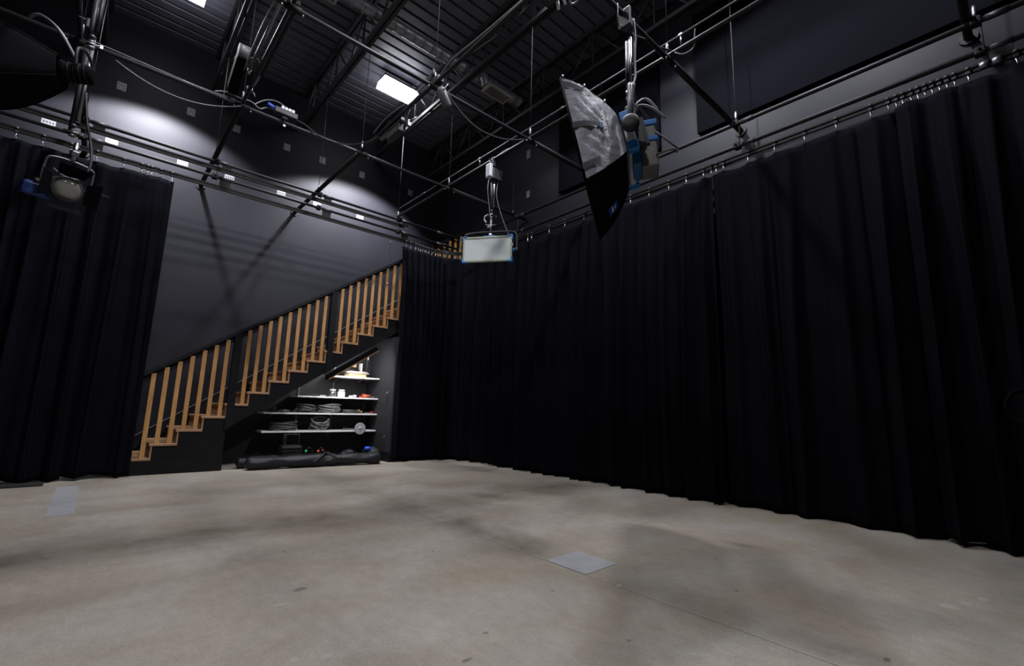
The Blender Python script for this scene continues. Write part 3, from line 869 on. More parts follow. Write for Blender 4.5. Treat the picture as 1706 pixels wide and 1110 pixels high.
def jar(x, y, z, r, h, mt, label):
    item('storage_jar', label, 'jar', [('body', MB().lathe([(r * .9, 0), (r, .008), (r, h * .62), (r * .82, h * .72)], (x, y, z), 18), mt),
         ('lid', MB().lathe([(r * .86, h * .72), (r * .86, h * .98), (r * .78, h)], (x, y, z), 18), M['silver'])], (x, y, z), 'jars on the second shelf')
jar(3.21, 8.45, z2s - .011, .062, .135, M['zinc'], 'grey jar with grey lid on the second shelf')
jar(3.37, 8.45, z2s - .011, .066, .135, M['white'], 'white jar with clear lid on the second shelf')
zb = z2s - .0115
for i, (x, y, mt, d, l) in enumerate(((2.72, 8.42, M['rubber'], (.10, .05, .022), 'small black clip at the left end of the second shelf'),
        (2.86, 8.44, M['rubber'], (.12, .04, .03), 'black hand tool lying on the second shelf'), (3.02, 8.42, M['zinc'], (.11, .05, .022), 'silver bracket lying left of the jars'),
        (3.55, 8.44, M['whiteink'], (.07, .05, .035), 'white plastic adapter right of the jars'), (3.63, 8.46, M['silver'], (.06, .05, .05), 'silver round adapter right of the jars'),
        (3.73, 8.42, M['red'], (.06, .04, .03), 'red plug left of the orange lead'), (3.97, 8.43, M['zinc'], (.05, .05, .035), 'small metal clamp at the right end of the second shelf'))):
    item('small_fitting', l, 'fitting', [('body', MB().box((x, y, zb + d[2] / 2), d, bev=.008), mt),
         ('stud', MB().cyl((x + d[0] * .3, y, zb + d[2] * .6), (x + d[0] * .75, y + .01, zb + d[2] * .6), .007, 8), M['zinc'])], (x, y, zb), 'loose fittings on the shelves')
zb = z3 - .0115
item('clamp_tool', 'red-handled clamp lying at the right end of the third shelf', 'tool',
     [('jaw', MB().box((3.90, 8.44, zb + .012), (.12, .025, .02), bev=.005), M['zinc']), ('handle', MB().cyl((3.95, 8.44, zb + .022), (4.025, 8.45, zb + .022), .012, 8), M['red'])], (3.93, 8.44, zb))
for x, l in ((2.22, 'black clip leaning at the far left of the third shelf'), (2.56, 'black spring clip just left of the tall cable mound')):
    item('small_fitting', l, 'fitting', [('body', MB().box((x, 8.40, zb + .02), (.07, .03, .035), bev=.008), M['rubber']),
         ('lever', MB().cyl((x, 8.40, zb + .035), (x + .05, 8.40, zb + .075), .005, 6), M['zinc'])], (x, 8.40, zb), 'loose fittings on the shelves')
zb = z4 - .012
item('flat_bracket', 'flat grey metal bracket behind the silver reel on the lowest shelf', 'bracket',
     [('bar', MB().box((3.55, 8.45, zb + .015), (.22, .06, .03), bev=.006), M['zinc']), ('knob', MB().lathe([(.02, 0), (.02, .02), (.01, .03)], (3.50, 8.45, zb + .03), 10), M['rubber'])], (3.55, 8.45, zb))
item('cable_reel', 'round silver metal disc reel leaning over the front of the lowest shelf', 'reel',
     [('disc', MB().lathe([(.102, 0), (.106, .004), (.106, .010), (.102, .014)], (3.715, 8.296, .563), 32, axis='y'), mat('reel_grey', (.40, .42, .44), .5, .2)),
      ('hub', MB().lathe([(.028, -.006), (.024, -.016), (.010, -.018)], (3.715, 8.302, .575), 16, axis='y'), M['silver'])], (3.715, 8.3, .457))
zb = z1s - .012
item('cardboard_box', 'shallow tan cardboard box on the top shelf', 'box', [('body', MB().box((3.62, 8.47, zb + .028), (.33, .22, .055), bev=.003), M['cardboard']),
     ('flap', MB().box((3.62, 8.36, zb + .05), (.30, .02, .004)), M['cardboard'])], (3.62, 8.47, zb))
def blob(c, d, seed, amp=.18, seg=22, rings=12, flat=.0):
    q = random.Random(seed); ph = [q.uniform(0, 6) for _ in range(8)]; rows = []
    for j in range(rings + 1):
        th = PI * j / rings; row = []
        for i in range(seg):
            a = 2 * PI * i / seg
            w = 1 + amp * (math.sin(3 * a + ph[0] + 2 * th) * .5 + math.sin(5 * a + ph[1] - 3 * th) * .35 + math.sin(2 * a + ph[2] + 5 * th) * .4)
            sx = math.copysign(abs(math.cos(a)) ** .7, math.cos(a)); sy = math.copysign(abs(math.sin(a)) ** .7, math.sin(a)); st_ = max(0, math.sin(th)) ** .7
            z = math.cos(th) * d[2] * w
            row.append(Vector((c[0] + sx * st_ * d[0] * w, c[1] + sy * st_ * d[1] * w, max(c[2] - d[2] * (1 - flat), c[2] + z))))
        rows.append(row)
    return MB().grid(rows, True, True)
tag(blob((3.66, 8.47, zb + .085), (.22, .10, .028), 5, .15).build('plastic_bag', M['plastic']), 'crumpled clear plastic bag lying on the cardboard box', 'bag')
item('folded_bag', 'folded dark grey bag behind the plastic bag on the top shelf', 'bag', [('body', blob((3.58, 8.63, zb + .10), (.18, .065, .098), 8, .08, flat=.02), M['nylon']),
     ('handle', MB().tube(smooth_path([(3.5, 8.60, zb + .17), (3.55, 8.57, zb + .22), (3.62, 8.60, zb + .18)]), .007, 6), M['rubber'])], (3.58, 8.63, zb))
item('wood_block', 'light wooden block standing at the back of the top shelf', 'block', [('block', MB().box((3.68, 8.715, zb + .16), (.085, .035, .32), bev=.003), M['cardboard']),
     ('edge_band', MB().box((3.68, 8.694, zb + .30), (.086, .006, .03)), M['tread'])], (3.68, 8.715, zb))
item('picture_frame', 'narrow white metal frame upright at the right of the top shelf', 'frame', [('frame', MB().box((3.79, 8.66, zb + .14), (.03, .10, .28), bev=.003), M['white']),
     ('backing', MB().box((3.808, 8.66, zb + .14), (.006, .08, .24)), M['zinc'])], (3.79, 8.66, zb))
item('shelf_clip', 'white angled clip hooked on the right upright near the strip light', 'clip', [('clip', MB().box((3.965, 8.735, 1.96), (.018, .02, .17)), M['white']), ('arm', MB().box((3.955, 8.69, 2.035), (.018, .11, .015)), M['white'])], (3.965, 8.735, 1.87))

# things on the niche floor
def roll(name, label, p0, p1, r, seed, tie=None):
    q = random.Random(seed); P0, P1 = Vector(p0), Vector(p1); n = 60; rows = []; ax = (P1 - P0); 
    ax_n = ax.normalized(); sd = Vector((-ax_n.y, ax_n.x, 0))
    ph = [q.uniform(0, 6) for _ in range(6)]
    for i in range(n + 1):
        u = i / n; c = P0.lerp(P1, u) + sd * .012 * math.sin(u * 9 + ph[3]); row = []
        e = min(1, (min(u, 1 - u) * n / 2.2)) ** .5
        rr = r * (1 + .10 * math.sin(u * 13 + ph[0]) + .07 * math.sin(u * 31 + ph[1])) * (.0 if i in (0, n) else max(.5, e))
        if tie and abs(u - tie) < .05: rr *= .80 + 4 * abs(u - tie)
        for k in range(24):
            a = 2 * PI * k / 24
            w = 1 + .05 * math.sin(3 * a + u * 25 + ph[2]) + .035 * math.sin(7 * a - u * 17)
            row.append(c + sd * math.cos(a) * rr * w * 1.12 + Vector((0, 0, max(-r + .008, math.sin(a) * rr * w))))
        rows.append(row)
    t = thing(name, label, 'bag', tuple(P0.lerp(P1, .5) - Vector((0, 0, r))), 'rolled black stand bags')
    MB().grid(rows, True, True).build('cloth', M['nylon'], t)
    return t, P0.lerp(P1, tie or .5), r
t, c0, r0 = roll('stand_bag', 'long black rolled cloth bag lying across the front of the niche', (1.76, 7.84, .095), (3.86, 7.66, .100), .092, 3, .55)
g = MB()
for s in (-1, 1): g.tube(smooth_path([c0 + Vector((s * .22, -.10, -.02)), c0 + Vector((s * .10, -.085, .06)), c0 + Vector((s * .02, -.03, .115)), c0 + Vector((s * .015, .02, .11))]), .016, 8).nxt()
g.split('carry_strap', M['nylon'], t)
MB().box(c0 + Vector((.03, -.095, .035)), (.085, .015, .075), bev=.006).build('luggage_tag', M['zinc'], t)
roll('stand_bag', 'second black rolled bag lying behind the front one', (1.70, 8.08, .085), (3.05, 7.98, .085), .080, 9)
case = thing('roller_case', 'black ribbed roller case with raised handle behind the rolled bags', 'case', (2.54, 8.32, 0))
MB().box((2.54, 8.32, .165), (.34, .20, .28), bev=.04).build('body', M['rubber'], case)
c = MB()
for k_ in range(4): c.box((2.54, 8.217, .09 + k_ * .055), (.31, .014, .018), bev=.004).nxt()
c.split('rib', M['sleeve'], case)
MB().tube(smooth_path([(2.42, 8.30, .30), (2.42, 8.30, .46), (2.44, 8.30, .475), (2.64, 8.30, .475), (2.66, 8.30, .46), (2.66, 8.30, .30)], 3), .009, 8).build('handle', M['heatsink'], case)
c = MB()
for x in (2.41, 2.67): c.lathe([(.025, -.012), (.025, .012)], (x, 8.28, .026), 12, axis='x').nxt()
c.split('wheel', M['sleeve'], case)
lt = thing('light_stand', 'thin folded metal stand standing behind the roller case', 'stand', (2.52, 8.55, 0))
MB().cyl((2.52, 8.55, .1), (2.52, 8.55, .40), .010, 8).build('pole', M['zinc'], lt)
MB().cyl((2.52, 8.55, .40), (2.52, 8.55, .47), .014, 8).build('spigot', M['chrome'], lt)
for a in (0, 2.1, 4.2): MB().cyl((2.52, 8.55, .14), (2.52 + .10 * math.cos(a), 8.55 + .10 * math.sin(a), .01), .007, 6).build('leg', M['black'], lt)
def hoop(x, w, h, col, label, nub):
    t = thing('flexible_rod', label, 'rod', (x, 7.95, .16), 'bent flexible rods behind the rolled bag')
    pts = smooth_path([(x, 7.96, .0), (x + w * .25, 7.955, h * .72), (x + w * .5, 7.95, h), (x + w * .8, 7.95, h * .9), (x + w, 7.955, h * .5), (x + w * 1.05, 7.96, 0)])
    MB().tube(pts, .006, 8).build('rod', M['rubber'], t)
    a = pts[nub]; b = pts[nub + 2]
    MB().cyl(a, b, .016, 10).build('ferrule', col, t)
t0 = hoop(2.62, .18, .285, M['green'], 'bent black rod with a green ferrule behind the rolled bag', 6)
hoop(2.82, .17, .275, M['orange'], 'bent black rod with an orange ferrule behind the rolled bag', 6)
hoop(2.90, .09, .24, M['orange'], 'second bent rod with an orange ferrule, right of the first', 10)
t = thing('duffel_bag', 'black duffel with bright blue lining at the right end of the niche', 'bag', (3.85, 8.02, 0))
blob((3.84, 8.03, .13), (.15, .13, .115), 12, .12, flat=.02).build('body', M['nylon'], t)
blob((3.73, 7.96, .235), (.05, .05, .03), 15, .15).build('lining', M['royal'], t)
t = thing('cable_bag', 'small slouching black bag left of the blue-lined duffel', 'bag', (3.42, 8.05, 0))
blob((3.42, 8.05, .10), (.17, .12, .095), 18, .14, flat=.02).build('body', M['nylon'], t)
MB().tube(smooth_path([(3.30, 8.0, .17), (3.36, 7.96, .22), (3.46, 7.96, .215), (3.52, 8.0, .17)]), .010, 8).build('strap', M['rubber'], t)

# ------------------------------------------------------------------ floor things
o = MB().box2((-.175, 5.60, -.001), (.005, 7.32, .003)).build('floor_patch', M['patch']); tag(o, 'narrow grey painted strip on the floor in front of the left curtain', 'floor patch', 'grey floor patches')
o = MB().box2((2.40, 1.95, -.001), (2.73, 2.29, .003)).build('floor_patch', M['patch']); tag(o, 'square grey cover patch in the middle of the floor', 'floor patch', 'grey floor patches')
o = MB().box2((-1.9, 7.50, .001), (-.30, 7.78, .016)).build('floor_mat', M['rubber']); tag(o, 'flat black mat edge on the floor under the left curtain', 'mat')

# ------------------------------------------------------------------ cables
def cable(pts, r, mt, label, group='cables on the pipe grid', k=6):
    o = MB().tube(smooth_path(pts, k), r, 7).build('hanging_cable', mt); tag(o, label, 'cable', group); return o
cable([(-.52, 6.08, 4.62), (.0, 6.09, 4.605), (.45, 6.10, 4.60), (.82, 6.09, 4.61)], .007, M['cable_g'], 'grey cable lying along the rear cross pipe above the left wall pool of light')
cable(sag((-.28, 6.06, 4.50), (.88, 6.07, 4.55), .17), .007, M['cable_g'], 'pale cable sagging below the rear cross pipe')
cable([(.60, 6.1, 4.62), (.72, 6.08, 4.66), (.86, 6.06, 4.64), (.98, 6.07, 4.66), (1.08, 6.08, 4.62), (1.15, 6.09, 4.67), (1.24, 6.10, 4.70)], .009, M['cable_g'], 'grey cable looping past the box fixture to the blue plug')
cable([(1.02, 6.1, 4.65), (1.12, 6.1, 4.76), (1.24, 6.1, 4.82), (1.36, 6.1, 4.80), (1.40, 6.1, 4.735)], .008, M['cable_g'], 'thin cable arching onto the top of the power box')
cable([(1.50, 6.1, 4.68), (1.62, 6.09, 4.66), (1.85, 6.0, 4.52), (2.1, 5.85, 4.47), (2.30, 5.65, 4.50), (2.40, 5.50, 4.56)], .009, M['cable_b'], 'dark cable sagging from the power box to the pipe under the bright lamp')
cable([(2.44, 4.12, 4.66), (2.75, 4.16, 4.47), (3.05, 4.17, 4.36), (3.40, 4.17, 4.38), (3.70, 4.16, 4.48), (3.93, 4.15, 4.60)], .010, M['cable_b'], 'dark cable sagging between two grid crossings right of the bright lamp')
cable([(2.45, 4.10, 4.67), (2.44, 3.85, 4.74), (2.44, 3.3, 4.70), (2.44, 2.6, 4.665), (2.44, 1.6, 4.66)], .013, M['cable_g'], 'thick grey cable running forward along the pipe from the bright lamp')
cable([(2.47, 4.06, 4.68), (2.48, 3.6, 4.66), (2.49, 3.0, 4.60), (2.48, 2.3, 4.65), (2.47, 1.5, 4.66)], .009, M['cable_b'], 'dark cable drooping beside the thick grey forward cable')
cable([(3.95, 4.6, 4.66), (3.96, 4.75, 4.67), (3.97, 4.9, 4.655), (3.97, 5.0, 4.60)], .009, M['cable_g'], 'grey cable laid on the pipe just right of the white panel light ballast')
cable([(3.23, 2.13, 4.45), (3.35, 2.12, 4.47), (3.55, 2.13, 4.56), (3.75, 2.13, 4.61), (3.92, 2.09, 4.64)], .009, M['cable_b'], 'dark cable from the softbox pole to the next grid crossing')
cable([(3.93, 2.05, 4.60), (3.94, 1.98, 4.545), (3.95, 1.90, 4.54), (3.955, 1.86, 4.58), (3.95, 1.85, 4.67), (3.945, 1.84, 4.74)], .008, M['cable_g'], 'pale cable looping under the pipe right of the softbox pole')
o = thing('pull_cord', 'thin pull cord with small handle hanging in front of the upper stairs', 'cord', (3.83, 7.88, 3.2))
MB().tube(smooth_path([(3.83, 7.86, 4.10), (3.835, 7.86, 3.8), (3.85, 7.86, 3.5), (3.85, 7.86, 3.38), (3.83, 7.86, 3.26)]), .006, 6).build('cord', M['cable_b'], o)
MB().lathe([(.007, 0), (.016, .03), (.012, .06), (.004, .07)], (3.83, 7.86, 4.04), 10).build('hook', M['chrome'], o)
MB().tube([(3.83, 7.86, 3.27), (3.82, 7.86, 3.22)], .012, 8).build('handle', M['zinc'], o)

# ------------------------------------------------------------------ power box
t = thing('power_box', 'small black power distribution box with blue plug clamped on the rear cross pipe', 'power box', (1.36, 6.08, 4.61))
MB().box((1.38, 6.06, 4.675), (.27, .10, .075), bev=.008).build('body', M['heatsink'], t)
c = MB()
for i in range(4): c.box((1.335 + i * .042, 6.06, 4.735), (.034, .05, .055), bev=.006).nxt()
c.split('socket', M['silver'], t)
MB().cyl((1.245, 6.05, 4.695), (1.16, 6.05, 4.715), .022, 12).build('plug', mat('plug_blue', (.05, .08, .5), .45), t)
MB().box((1.37, 6.07, 4.615), (.07, .07, .05), bev=.008).cyl((1.37, 6.05, 4.59), (1.37, 6.03, 4.50), .008, 8).build('clamp', M['sleeve'], t)
MB().box((1.37, 6.03, 4.495), (.03, .012, .03), bev=.004).build('wing_nut', M['chrome'], t)

# ------------------------------------------------------------------ white LED panel light on its hanger
def barrel_hanger(name, label, x, y, ztop, zbot, box_side, r=.017, grp=None, inner='chrome'):
    t = thing(name, label, 'hanger', (x, y, zbot), grp)
    MB().cyl((x, y, ztop - .22), (x, y, zbot + .12), r, 12).build('outer_tube', M['steel'], t)
    MB().cyl((x + .035, y - .012, ztop - .16), (x + .035, y - .012, zbot + .25), r * .75, 12).build('inner_tube', M[inner], t)
    c = MB(); c.box((x, y, ztop - .02), (.085, .085, .10), bev=.012); c.cyl((x - .05, y - .03, ztop), (x - .11, y - .05, ztop), .009, 8); c.cyl((x, y, ztop + .02), (x, y, ztop + .09), .015, 8)
    c.build('pipe_clamp', M['heatsink'], t)
    c = MB()
    for k_ in range(3): c.lathe([(.012, -.012), (.026, -.006), (.026, .006), (.012, .012)], (x + .012, y, zbot + .10 + k_ * .05), 12).nxt()
    c.split('collar', M['zinc'], t)
    c = MB(); c.cyl((x - .05, y - .02, zbot + .13), (x + .075, y - .02, zbot + .13), .007, 8); c.box((x + .08, y - .02, zbot + .13), (.02, .01, .03))
    c.build('locking_lever', M['chrome'], t)
    return t
x, y = 3.935, 4.95
h = barrel_hanger('telescopic_hanger', 'telescopic hanger with ballast box holding the white panel light', x, y, 4.57, 3.62, 1, grp='telescopic fixture hangers')
MB().box((x - .085, y - .03, 4.40), (.055, .10, .20), bev=.008).build('junction_box', M['silver'], h)
MB().box((x + .05, y - .01, 4.38), (.17, .12, .17), bev=.012).build('ballast', M['heatsink'], h)
MB().tube(smooth_path([(x - .08, y - .03, 4.30), (x - .10, y - .03, 4.1), (x - .06, y - .03, 3.85), (x - .03, y - .03, 3.66)]), .007, 6).build('cord', M['cable_g'], h)
MB().tube(smooth_path([(x + .09, y - .02, 4.30), (x + .08, y - .02, 4.05), (x + .17, y - .05, 3.75), (x + .27, y - .10, 3.50), (x + .30, y - .12, 3.42)]), .007, 6).build('power_lead', M['cable_g'], h)
pl = thing('panel_light', 'rectangular white diffuser panel light with blue corners in front of the corner curtains', 'panel light', (3.91, 4.95, 3.03))
ux = Vector((.589, -.808, 0)); uz = Vector((0, 0, 1)); un = Vector((-.808, -.589, 0))
Pm = frame((3.91, 4.95, 3.215), ux, uz, un)          # local: x across, y up, z towards the room
W2, H2 = .355, .185
MB(Pm).box((0, 0, .055), (2 * W2 - .03, 2 * H2 - .03, .012), bev=.004).build('diffuser', M['diffuser'], pl)
f = MB(Pm)
for s in (-1, 1):
    f.box((0, s * (H2 - .012), .045), (2 * W2, .024, .045)); f.box((s * (W2 - .012), 0, .045), (.024, 2 * H2 - .048, .045))
f.build('rim', M['diffrim'], pl)
MB(Pm).box((0, 0, -.03), (2 * W2 - .06, 2 * H2 - .05, .11), bev=.02).build('body', M['heatsink'], pl)
for sx in (-1, 1):
    for sy in (-1, 1):
        MB(Pm).box((sx * (W2 - .025), sy * (H2 + .002), .045), (.07, .018, .06), bev=.004).box((sx * (W2 + .002), sy * (H2 - .025), .045), (.018, .07, .06), bev=.004).build('corner_guard', M['blue'], pl)
MB(Pm).box((.02, H2 + .006, .03), (.17, .016, .05), bev=.004).build('handle_bar', M['blue'], pl)
MB(Pm).tube(smooth_path([(-W2 - .035, 0, -.02), (-W2 - .035, H2 * .9, -.02), (-W2 + .03, H2 + .075, -.02), (-.1, H2 + .095, -.02), (.1, H2 + .095, -.02), (W2 - .02, H2 + .085, -.02), (W2 + .05, H2 + .02, -.02), (W2 + .05, -.0, -.02)]), .012, 8).build('yoke', M['heatsink'], pl)
MB(Pm).lathe([(.035, W2 + .03), (.035, W2 + .075)], (0, -.005, -.02), 16, axis='x').build('tilt_knob', M['rubber'], pl)
MB(Pm).lathe([(.022, W2 + .0), (.022, W2 + .032)], (0, -.005, -.02), 14, axis='x').build('pivot', M['blue'], pl)
MB(Pm).cyl((.02, H2 + .10, -.02), (.02, H2 + .30, -.02), .016, 10).box((.0, H2 + .17, -.02), (.07, .05, .05), bev=.012).cyl((-.06, H2 + .20, 0), (.09, H2 + .20, -.03), .012, 8).build('mount_spigot', M['zinc'], pl)
MB(Pm).tube(smooth_path([(-.05, H2 + .24, -.02), (-.08, H2 + .28, -.02), (-.07, H2 + .33, -.02), (-.02, H2 + .36, -.02)]), .016, 8).build('swivel_arm', M['zinc'], pl)
MB(Pm).lathe([(.018, 0), (.026, .01), (.022, .03), (.01, .04)], (.02, .0, 0), 12, M=Matrix.Translation((0, H2 + .03, -.01)) @ Matrix.Rotation(-PI / 2, 4, 'X')).build('knob', M['whiteink'], pl)
c = MB(Pm); c.tube(smooth_path([(-.1, -H2 + .02, -.08), (-.06, -H2 - .03, -.06), (.02, -H2 - .035, -.05), (.1, -H2 - .02, -.06), (.2, -H2 - .02, -.05), (.25, -H2 + .02, -.08)]), .010, 7); c.build('lead', M['cable_b'], pl)

# ------------------------------------------------------------------ big softbox on its panel light
nF = Vector((-.5215, .8255, -.2160)).normalized(); hF = Vector((.84544, .53408, 0)); vF = Vector((-.11536, .18262, .97639))
FC = Vector((2.976, 2.4525, 3.130))
Sm = frame(FC, hF, vF, nF)                             # local: x along the long side (away from the camera), y up, z out of the front
HW, HH, DP = .622, .445, .36
def sb(s):
    g = math.sin(s * PI / 2) ** .85 if s > 0 else 0
    g = .42 * s + .58 * g
    return .335 + (HW - .335) * g, .165 + (HH - .165) * g, -DP * (1 - s)
sbx = thing('softbox', 'large rectangular fabric softbox, grey on its near end and black below, at the centre right', 'softbox', tuple(FC - Vector((0, 0, .55))))
NS = 18
def sheet(fn, nu=14, name='', mt=None, parent=None, th=.0):
    rows = []
    for i in range(NS + 1):
        s = i / NS; w, hh, z = sb(s); rows.append([fn(w, hh, z, -1 + 2 * k_ / nu, s) for k_ in range(nu + 1)])
    o = MB(Sm).grid(rows, True).build(name, mt, parent)
    return o
q = random.Random(5)
def wr(a, b): return .009 * math.sin(9 * a + 7 * b) + .007 * math.sin(17 * a - 12 * b + 1) + .005 * math.sin(31 * a + 23 * b)
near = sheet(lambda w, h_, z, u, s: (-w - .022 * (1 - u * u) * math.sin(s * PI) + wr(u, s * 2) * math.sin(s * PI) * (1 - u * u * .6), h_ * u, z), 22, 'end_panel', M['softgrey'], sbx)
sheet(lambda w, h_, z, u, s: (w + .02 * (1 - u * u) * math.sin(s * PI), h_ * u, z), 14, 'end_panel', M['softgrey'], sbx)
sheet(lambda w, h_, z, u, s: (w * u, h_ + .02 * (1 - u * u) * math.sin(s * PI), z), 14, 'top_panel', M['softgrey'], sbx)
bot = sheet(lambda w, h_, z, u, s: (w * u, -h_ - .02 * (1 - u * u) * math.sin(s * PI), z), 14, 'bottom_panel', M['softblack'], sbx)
rim = MB(Sm)
for a, b in (((-HW, -HH), (HW, -HH)), ((HW, -HH), (HW, HH)), ((HW, HH), (-HW, HH)), ((-HW, HH), (-HW, -HH))):
    rim.cyl((a[0], a[1], .004), (b[0], b[1], .004), .011, 8)
rim.build('front_frame', M['softblack'], sbx)
MB(Sm).box((0, 0, -.012), (2 * HW - .03, 2 * HH - .03, .006)).build('front_diffuser', M['diffuser'], sbx)
for u in (.86, .02, -.78):
    rows = []
    for i in range(10):
        s = 1 - .62 * i / 9 if u > -.5 and u < .5 else 1 - .40 * i / 9
        w, h_, z = sb(s); off = .012 + .022 * (1 - u * u) * math.sin(s * PI)
        rows.append([(-w - off, h_ * (u + d_), z) for d_ in (-.055, .055)])
    near_s = MB(Sm).grid(rows, True).build('strap', M['strap'], sbx)
c = MB(Sm)
for i in range(3):
    s = (.95, .55, .2)[i]; w, h_, z = sb(s); c.cyl((-w - .004, -h_ - .004, z), (-w - .022, -h_ - .012, z), .006, 6).nxt(); c.cyl((-w - .004, h_ + .004, z), (-w - .018, h_ + .014, z), .006, 6).nxt()
c.split('snap_pin', M['chrome'], sbx)
def text(body, size, Mx, mt, parent, name='lettering', extr=.0015, bold=.0):
    cu = bpy.data.curves.new(name, 'FONT'); cu.body = body; cu.size = size; cu.align_x = 'CENTER'; cu.align_y = 'CENTER'; cu.extrude = extr; cu.offset = bold
    cu.materials.append(mt)
    o = bpy.data.objects.new(name, cu); COL.objects.link(o)
    dg = bpy.context.evaluated_depsgraph_get()
    me = bpy.data.meshes.new_from_object(o.evaluated_get(dg)); bpy.data.objects.remove(o); bpy.data.curves.remove(cu)
    o = bpy.data.objects.new(name, me); COL.objects.link(o); o.parent = parent
    o.matrix_local = Matrix.Translation(-Vector(parent['_w'])) @ Mx
    return o
# print on the near end: letters read upwards, tops towards the front
s = .34; w, h_, z = sb(s); w2, _, zz2 = sb(s + .06); w1, _, zz1 = sb(s - .06)
tz = Vector((-(w2 - w1), 0, zz2 - zz1)).normalized()   # towards the front along the cloth, local
xl = Vector((0, 1, 0)); yl = tz; nl = -xl.cross(yl)
cen = Vector((-w - .044, .02, z))
Tm = Sm @ frame(cen, xl, yl, nl)
text('SKYPANEL', .052, Tm, M['whiteink'], sbx, 'lettering', .001, .0018)
cen2 = cen + yl * .055 * 1.0 + xl * -.03
MB(Sm @ frame(cen + yl * .042 + xl * (-.03), xl, yl, nl)).box((0, 0, .001), (.045, .032, .003)).build('emblem', M['navy'], sbx)
MB(Sm @ frame(cen - yl * .028, xl, yl, nl)).box((0, 0, 0), (.15, .004, .002)).build('small_print', M['strap'], sbx)
# blue tag on the black underside
s = .52; w, h_, z = sb(s); _, h2, zz2 = sb(s + .05); _, h1, zz1 = sb(s - .05)
ty = Vector((0, -(h2 - h1), zz2 - zz1)).normalized(); tx = Vector((1, 0, 0)); tn = tx.cross(ty)
if tn.y > 0: tx = -tx; tn = tx.cross(ty)
Bm = Sm @ frame(Vector((.16, -h_ - .030, z)), tx, ty, tn)
MB(Bm).box((0, 0, 0), (.16, .115, .004), bev=.0015).build('brand_tag', M['navy'], sbx)
MB(Bm).box((.0, .012, .003), (.10, .018, .002)).box((.0, -.022, .003), (.07, .008, .002)).build('tag_print', M['whiteink'], sbx)

# the panel light behind the softbox
kp = thing('panel_light', 'blue and silver panel light with yoke holding the big softbox', 'panel light', tuple(FC - nF * .5 - Vector((0, 0, .3))))
Km = frame(FC - nF * (DP + .012), hF, vF, nF)
MB(Km).box((0, 0, -.030), (.67, .32, .05), bev=.01).build('front_frame', M['silver'], kp)
MB(Km).box((0, 0, -.105), (.60, .27, .10), bev=.025).build('heat_sink', M['heatsink'], kp)
c = MB(Km)
for i in range(14): c.box((-.27 + i * .0415, 0, -.165), (.008, .24, .03)).nxt()
c.split('cooling_fins', M['heatsink'], kp)
for sx in (-1, 1):
    for sy in (-1, 1):
        MB(Km).box((sx * .315, sy * .162, -.045), (.075, .022, .085), bev=.006).box((sx * .342, sy * .135, -.045), (.022, .075, .085), bev=.006).build('corner_guard', M['blue'], kp)
MB(Km).box((-.345, .0, -.05), (.018, .20, .06), bev=.004).build('side_plate', M['silver'], kp)
zP = Vector((3.17, 2.12, 0))
yk = MB()
cN = Km @ Vector((-.40, 0, -.06)); cFar = Km @ Vector((.40, 0, -.06)); topz = Vector((0, 0, .37))
rowpts = [cN, cN + topz * .55, cN + topz * .95 + hF * .03, cN + topz + hF * .10, cFar + topz - hF * .10, cFar + topz * .95 - hF * .03, cFar + topz * .55, cFar]
yk.tube(rowpts[:1] + smooth_path(rowpts[1:7], 4) + rowpts[7:], .024, 8)
yk.build('yoke', M['silver'] if False else mat('yoke_grey', (.16, .16, .18), .4, .3), kp)
MB(Km).lathe([(.055, -.40), (.068, -.41), (.068, -.45), (.05, -.462), (.02, -.465)], (0, 0, -.06), 22, axis='x').build('tilt_knob', M['rubber'], kp)
MB(Km).lathe([(.05, .40), (.068, .41), (.068, .45)], (0, 0, -.06), 22, axis='x').build('tilt_knob', M['rubber'], kp)
mid = (cN + cFar) / 2 + topz
MB().cyl(mid, mid + Vector((0, 0, .10)), .02, 10).box(mid + Vector((0, 0, .03)), (.10, .08, .06), bev=.012).build('mount_spigot', M['heatsink'], kp)
# ballast hung on the back, with blue guards
Bk = frame(FC - nF * (DP + .21) + Vector((0, 0, -.11)) - hF * .15, hF, (vF * .95 - nF * .15).normalized(), (nF * .95 + vF * .15).normalized())
MB(Bk).box((0, -.03, 0), (.22, .36, .13), bev=.012).build('power_supply', mat('supply_grey', (.15, .145, .135), .45, .4), kp)
for sx in (-1, 1): MB(Bk).box((sx * .108, .17, 0), (.022, .045, .15), bev=.006).box((sx * .108, .03, 0), (.022, .04, .15), bev=.006).build('supply_guard', M['blue'], kp)
MB(Bk).box((0, .16, .02), (.20, .03, .12), bev=.006).build('supply_top', M['silver'], kp)
MB(Bk).cyl((-.05, .17, .0), (-.05, .215, .0), .018, 10).build('connector', M['amber'], kp)
MB(Bk).box((-.02, .06, -.072), (.05, .06, .01)).build('display', mat('display_violet', (.35, .30, .65), .3), kp)
MB(Bk).box((0, -.12, .10), (.26, .13, .07), bev=.008).build('lower_bracket', mat('bracket_blue', (.012, .085, .20), .5), kp)
def KP(*p): return Km @ Vector(p)
MB().tube(smooth_path([KP(-.12, .17, -.10), KP(-.16, .30, -.16), KP(-.16, .34, -.26), KP(-.14, .22, -.33)]), .011, 7).build('power_lead', M['cable_g'], kp)
MB().tube(smooth_path([KP(-.30, .10, -.10), KP(-.28, .22, -.17), KP(-.22, .20, -.28), KP(-.18, .10, -.36)]), .010, 7).build('signal_lead', M['cable_g'], kp)
MB().tube(smooth_path([KP(-.25, .0, -.22), KP(-.27, -.10, -.28), KP(-.27, -.20, -.34), KP(-.26, -.24, -.37), KP(-.27, -.27, -.35), KP(-.28, -.24, -.33), KP(-.27, -.24, -.20)]), .007, 6).build('safety_cord', M['cable_b'], kp)
x, y = mid.x, mid.y
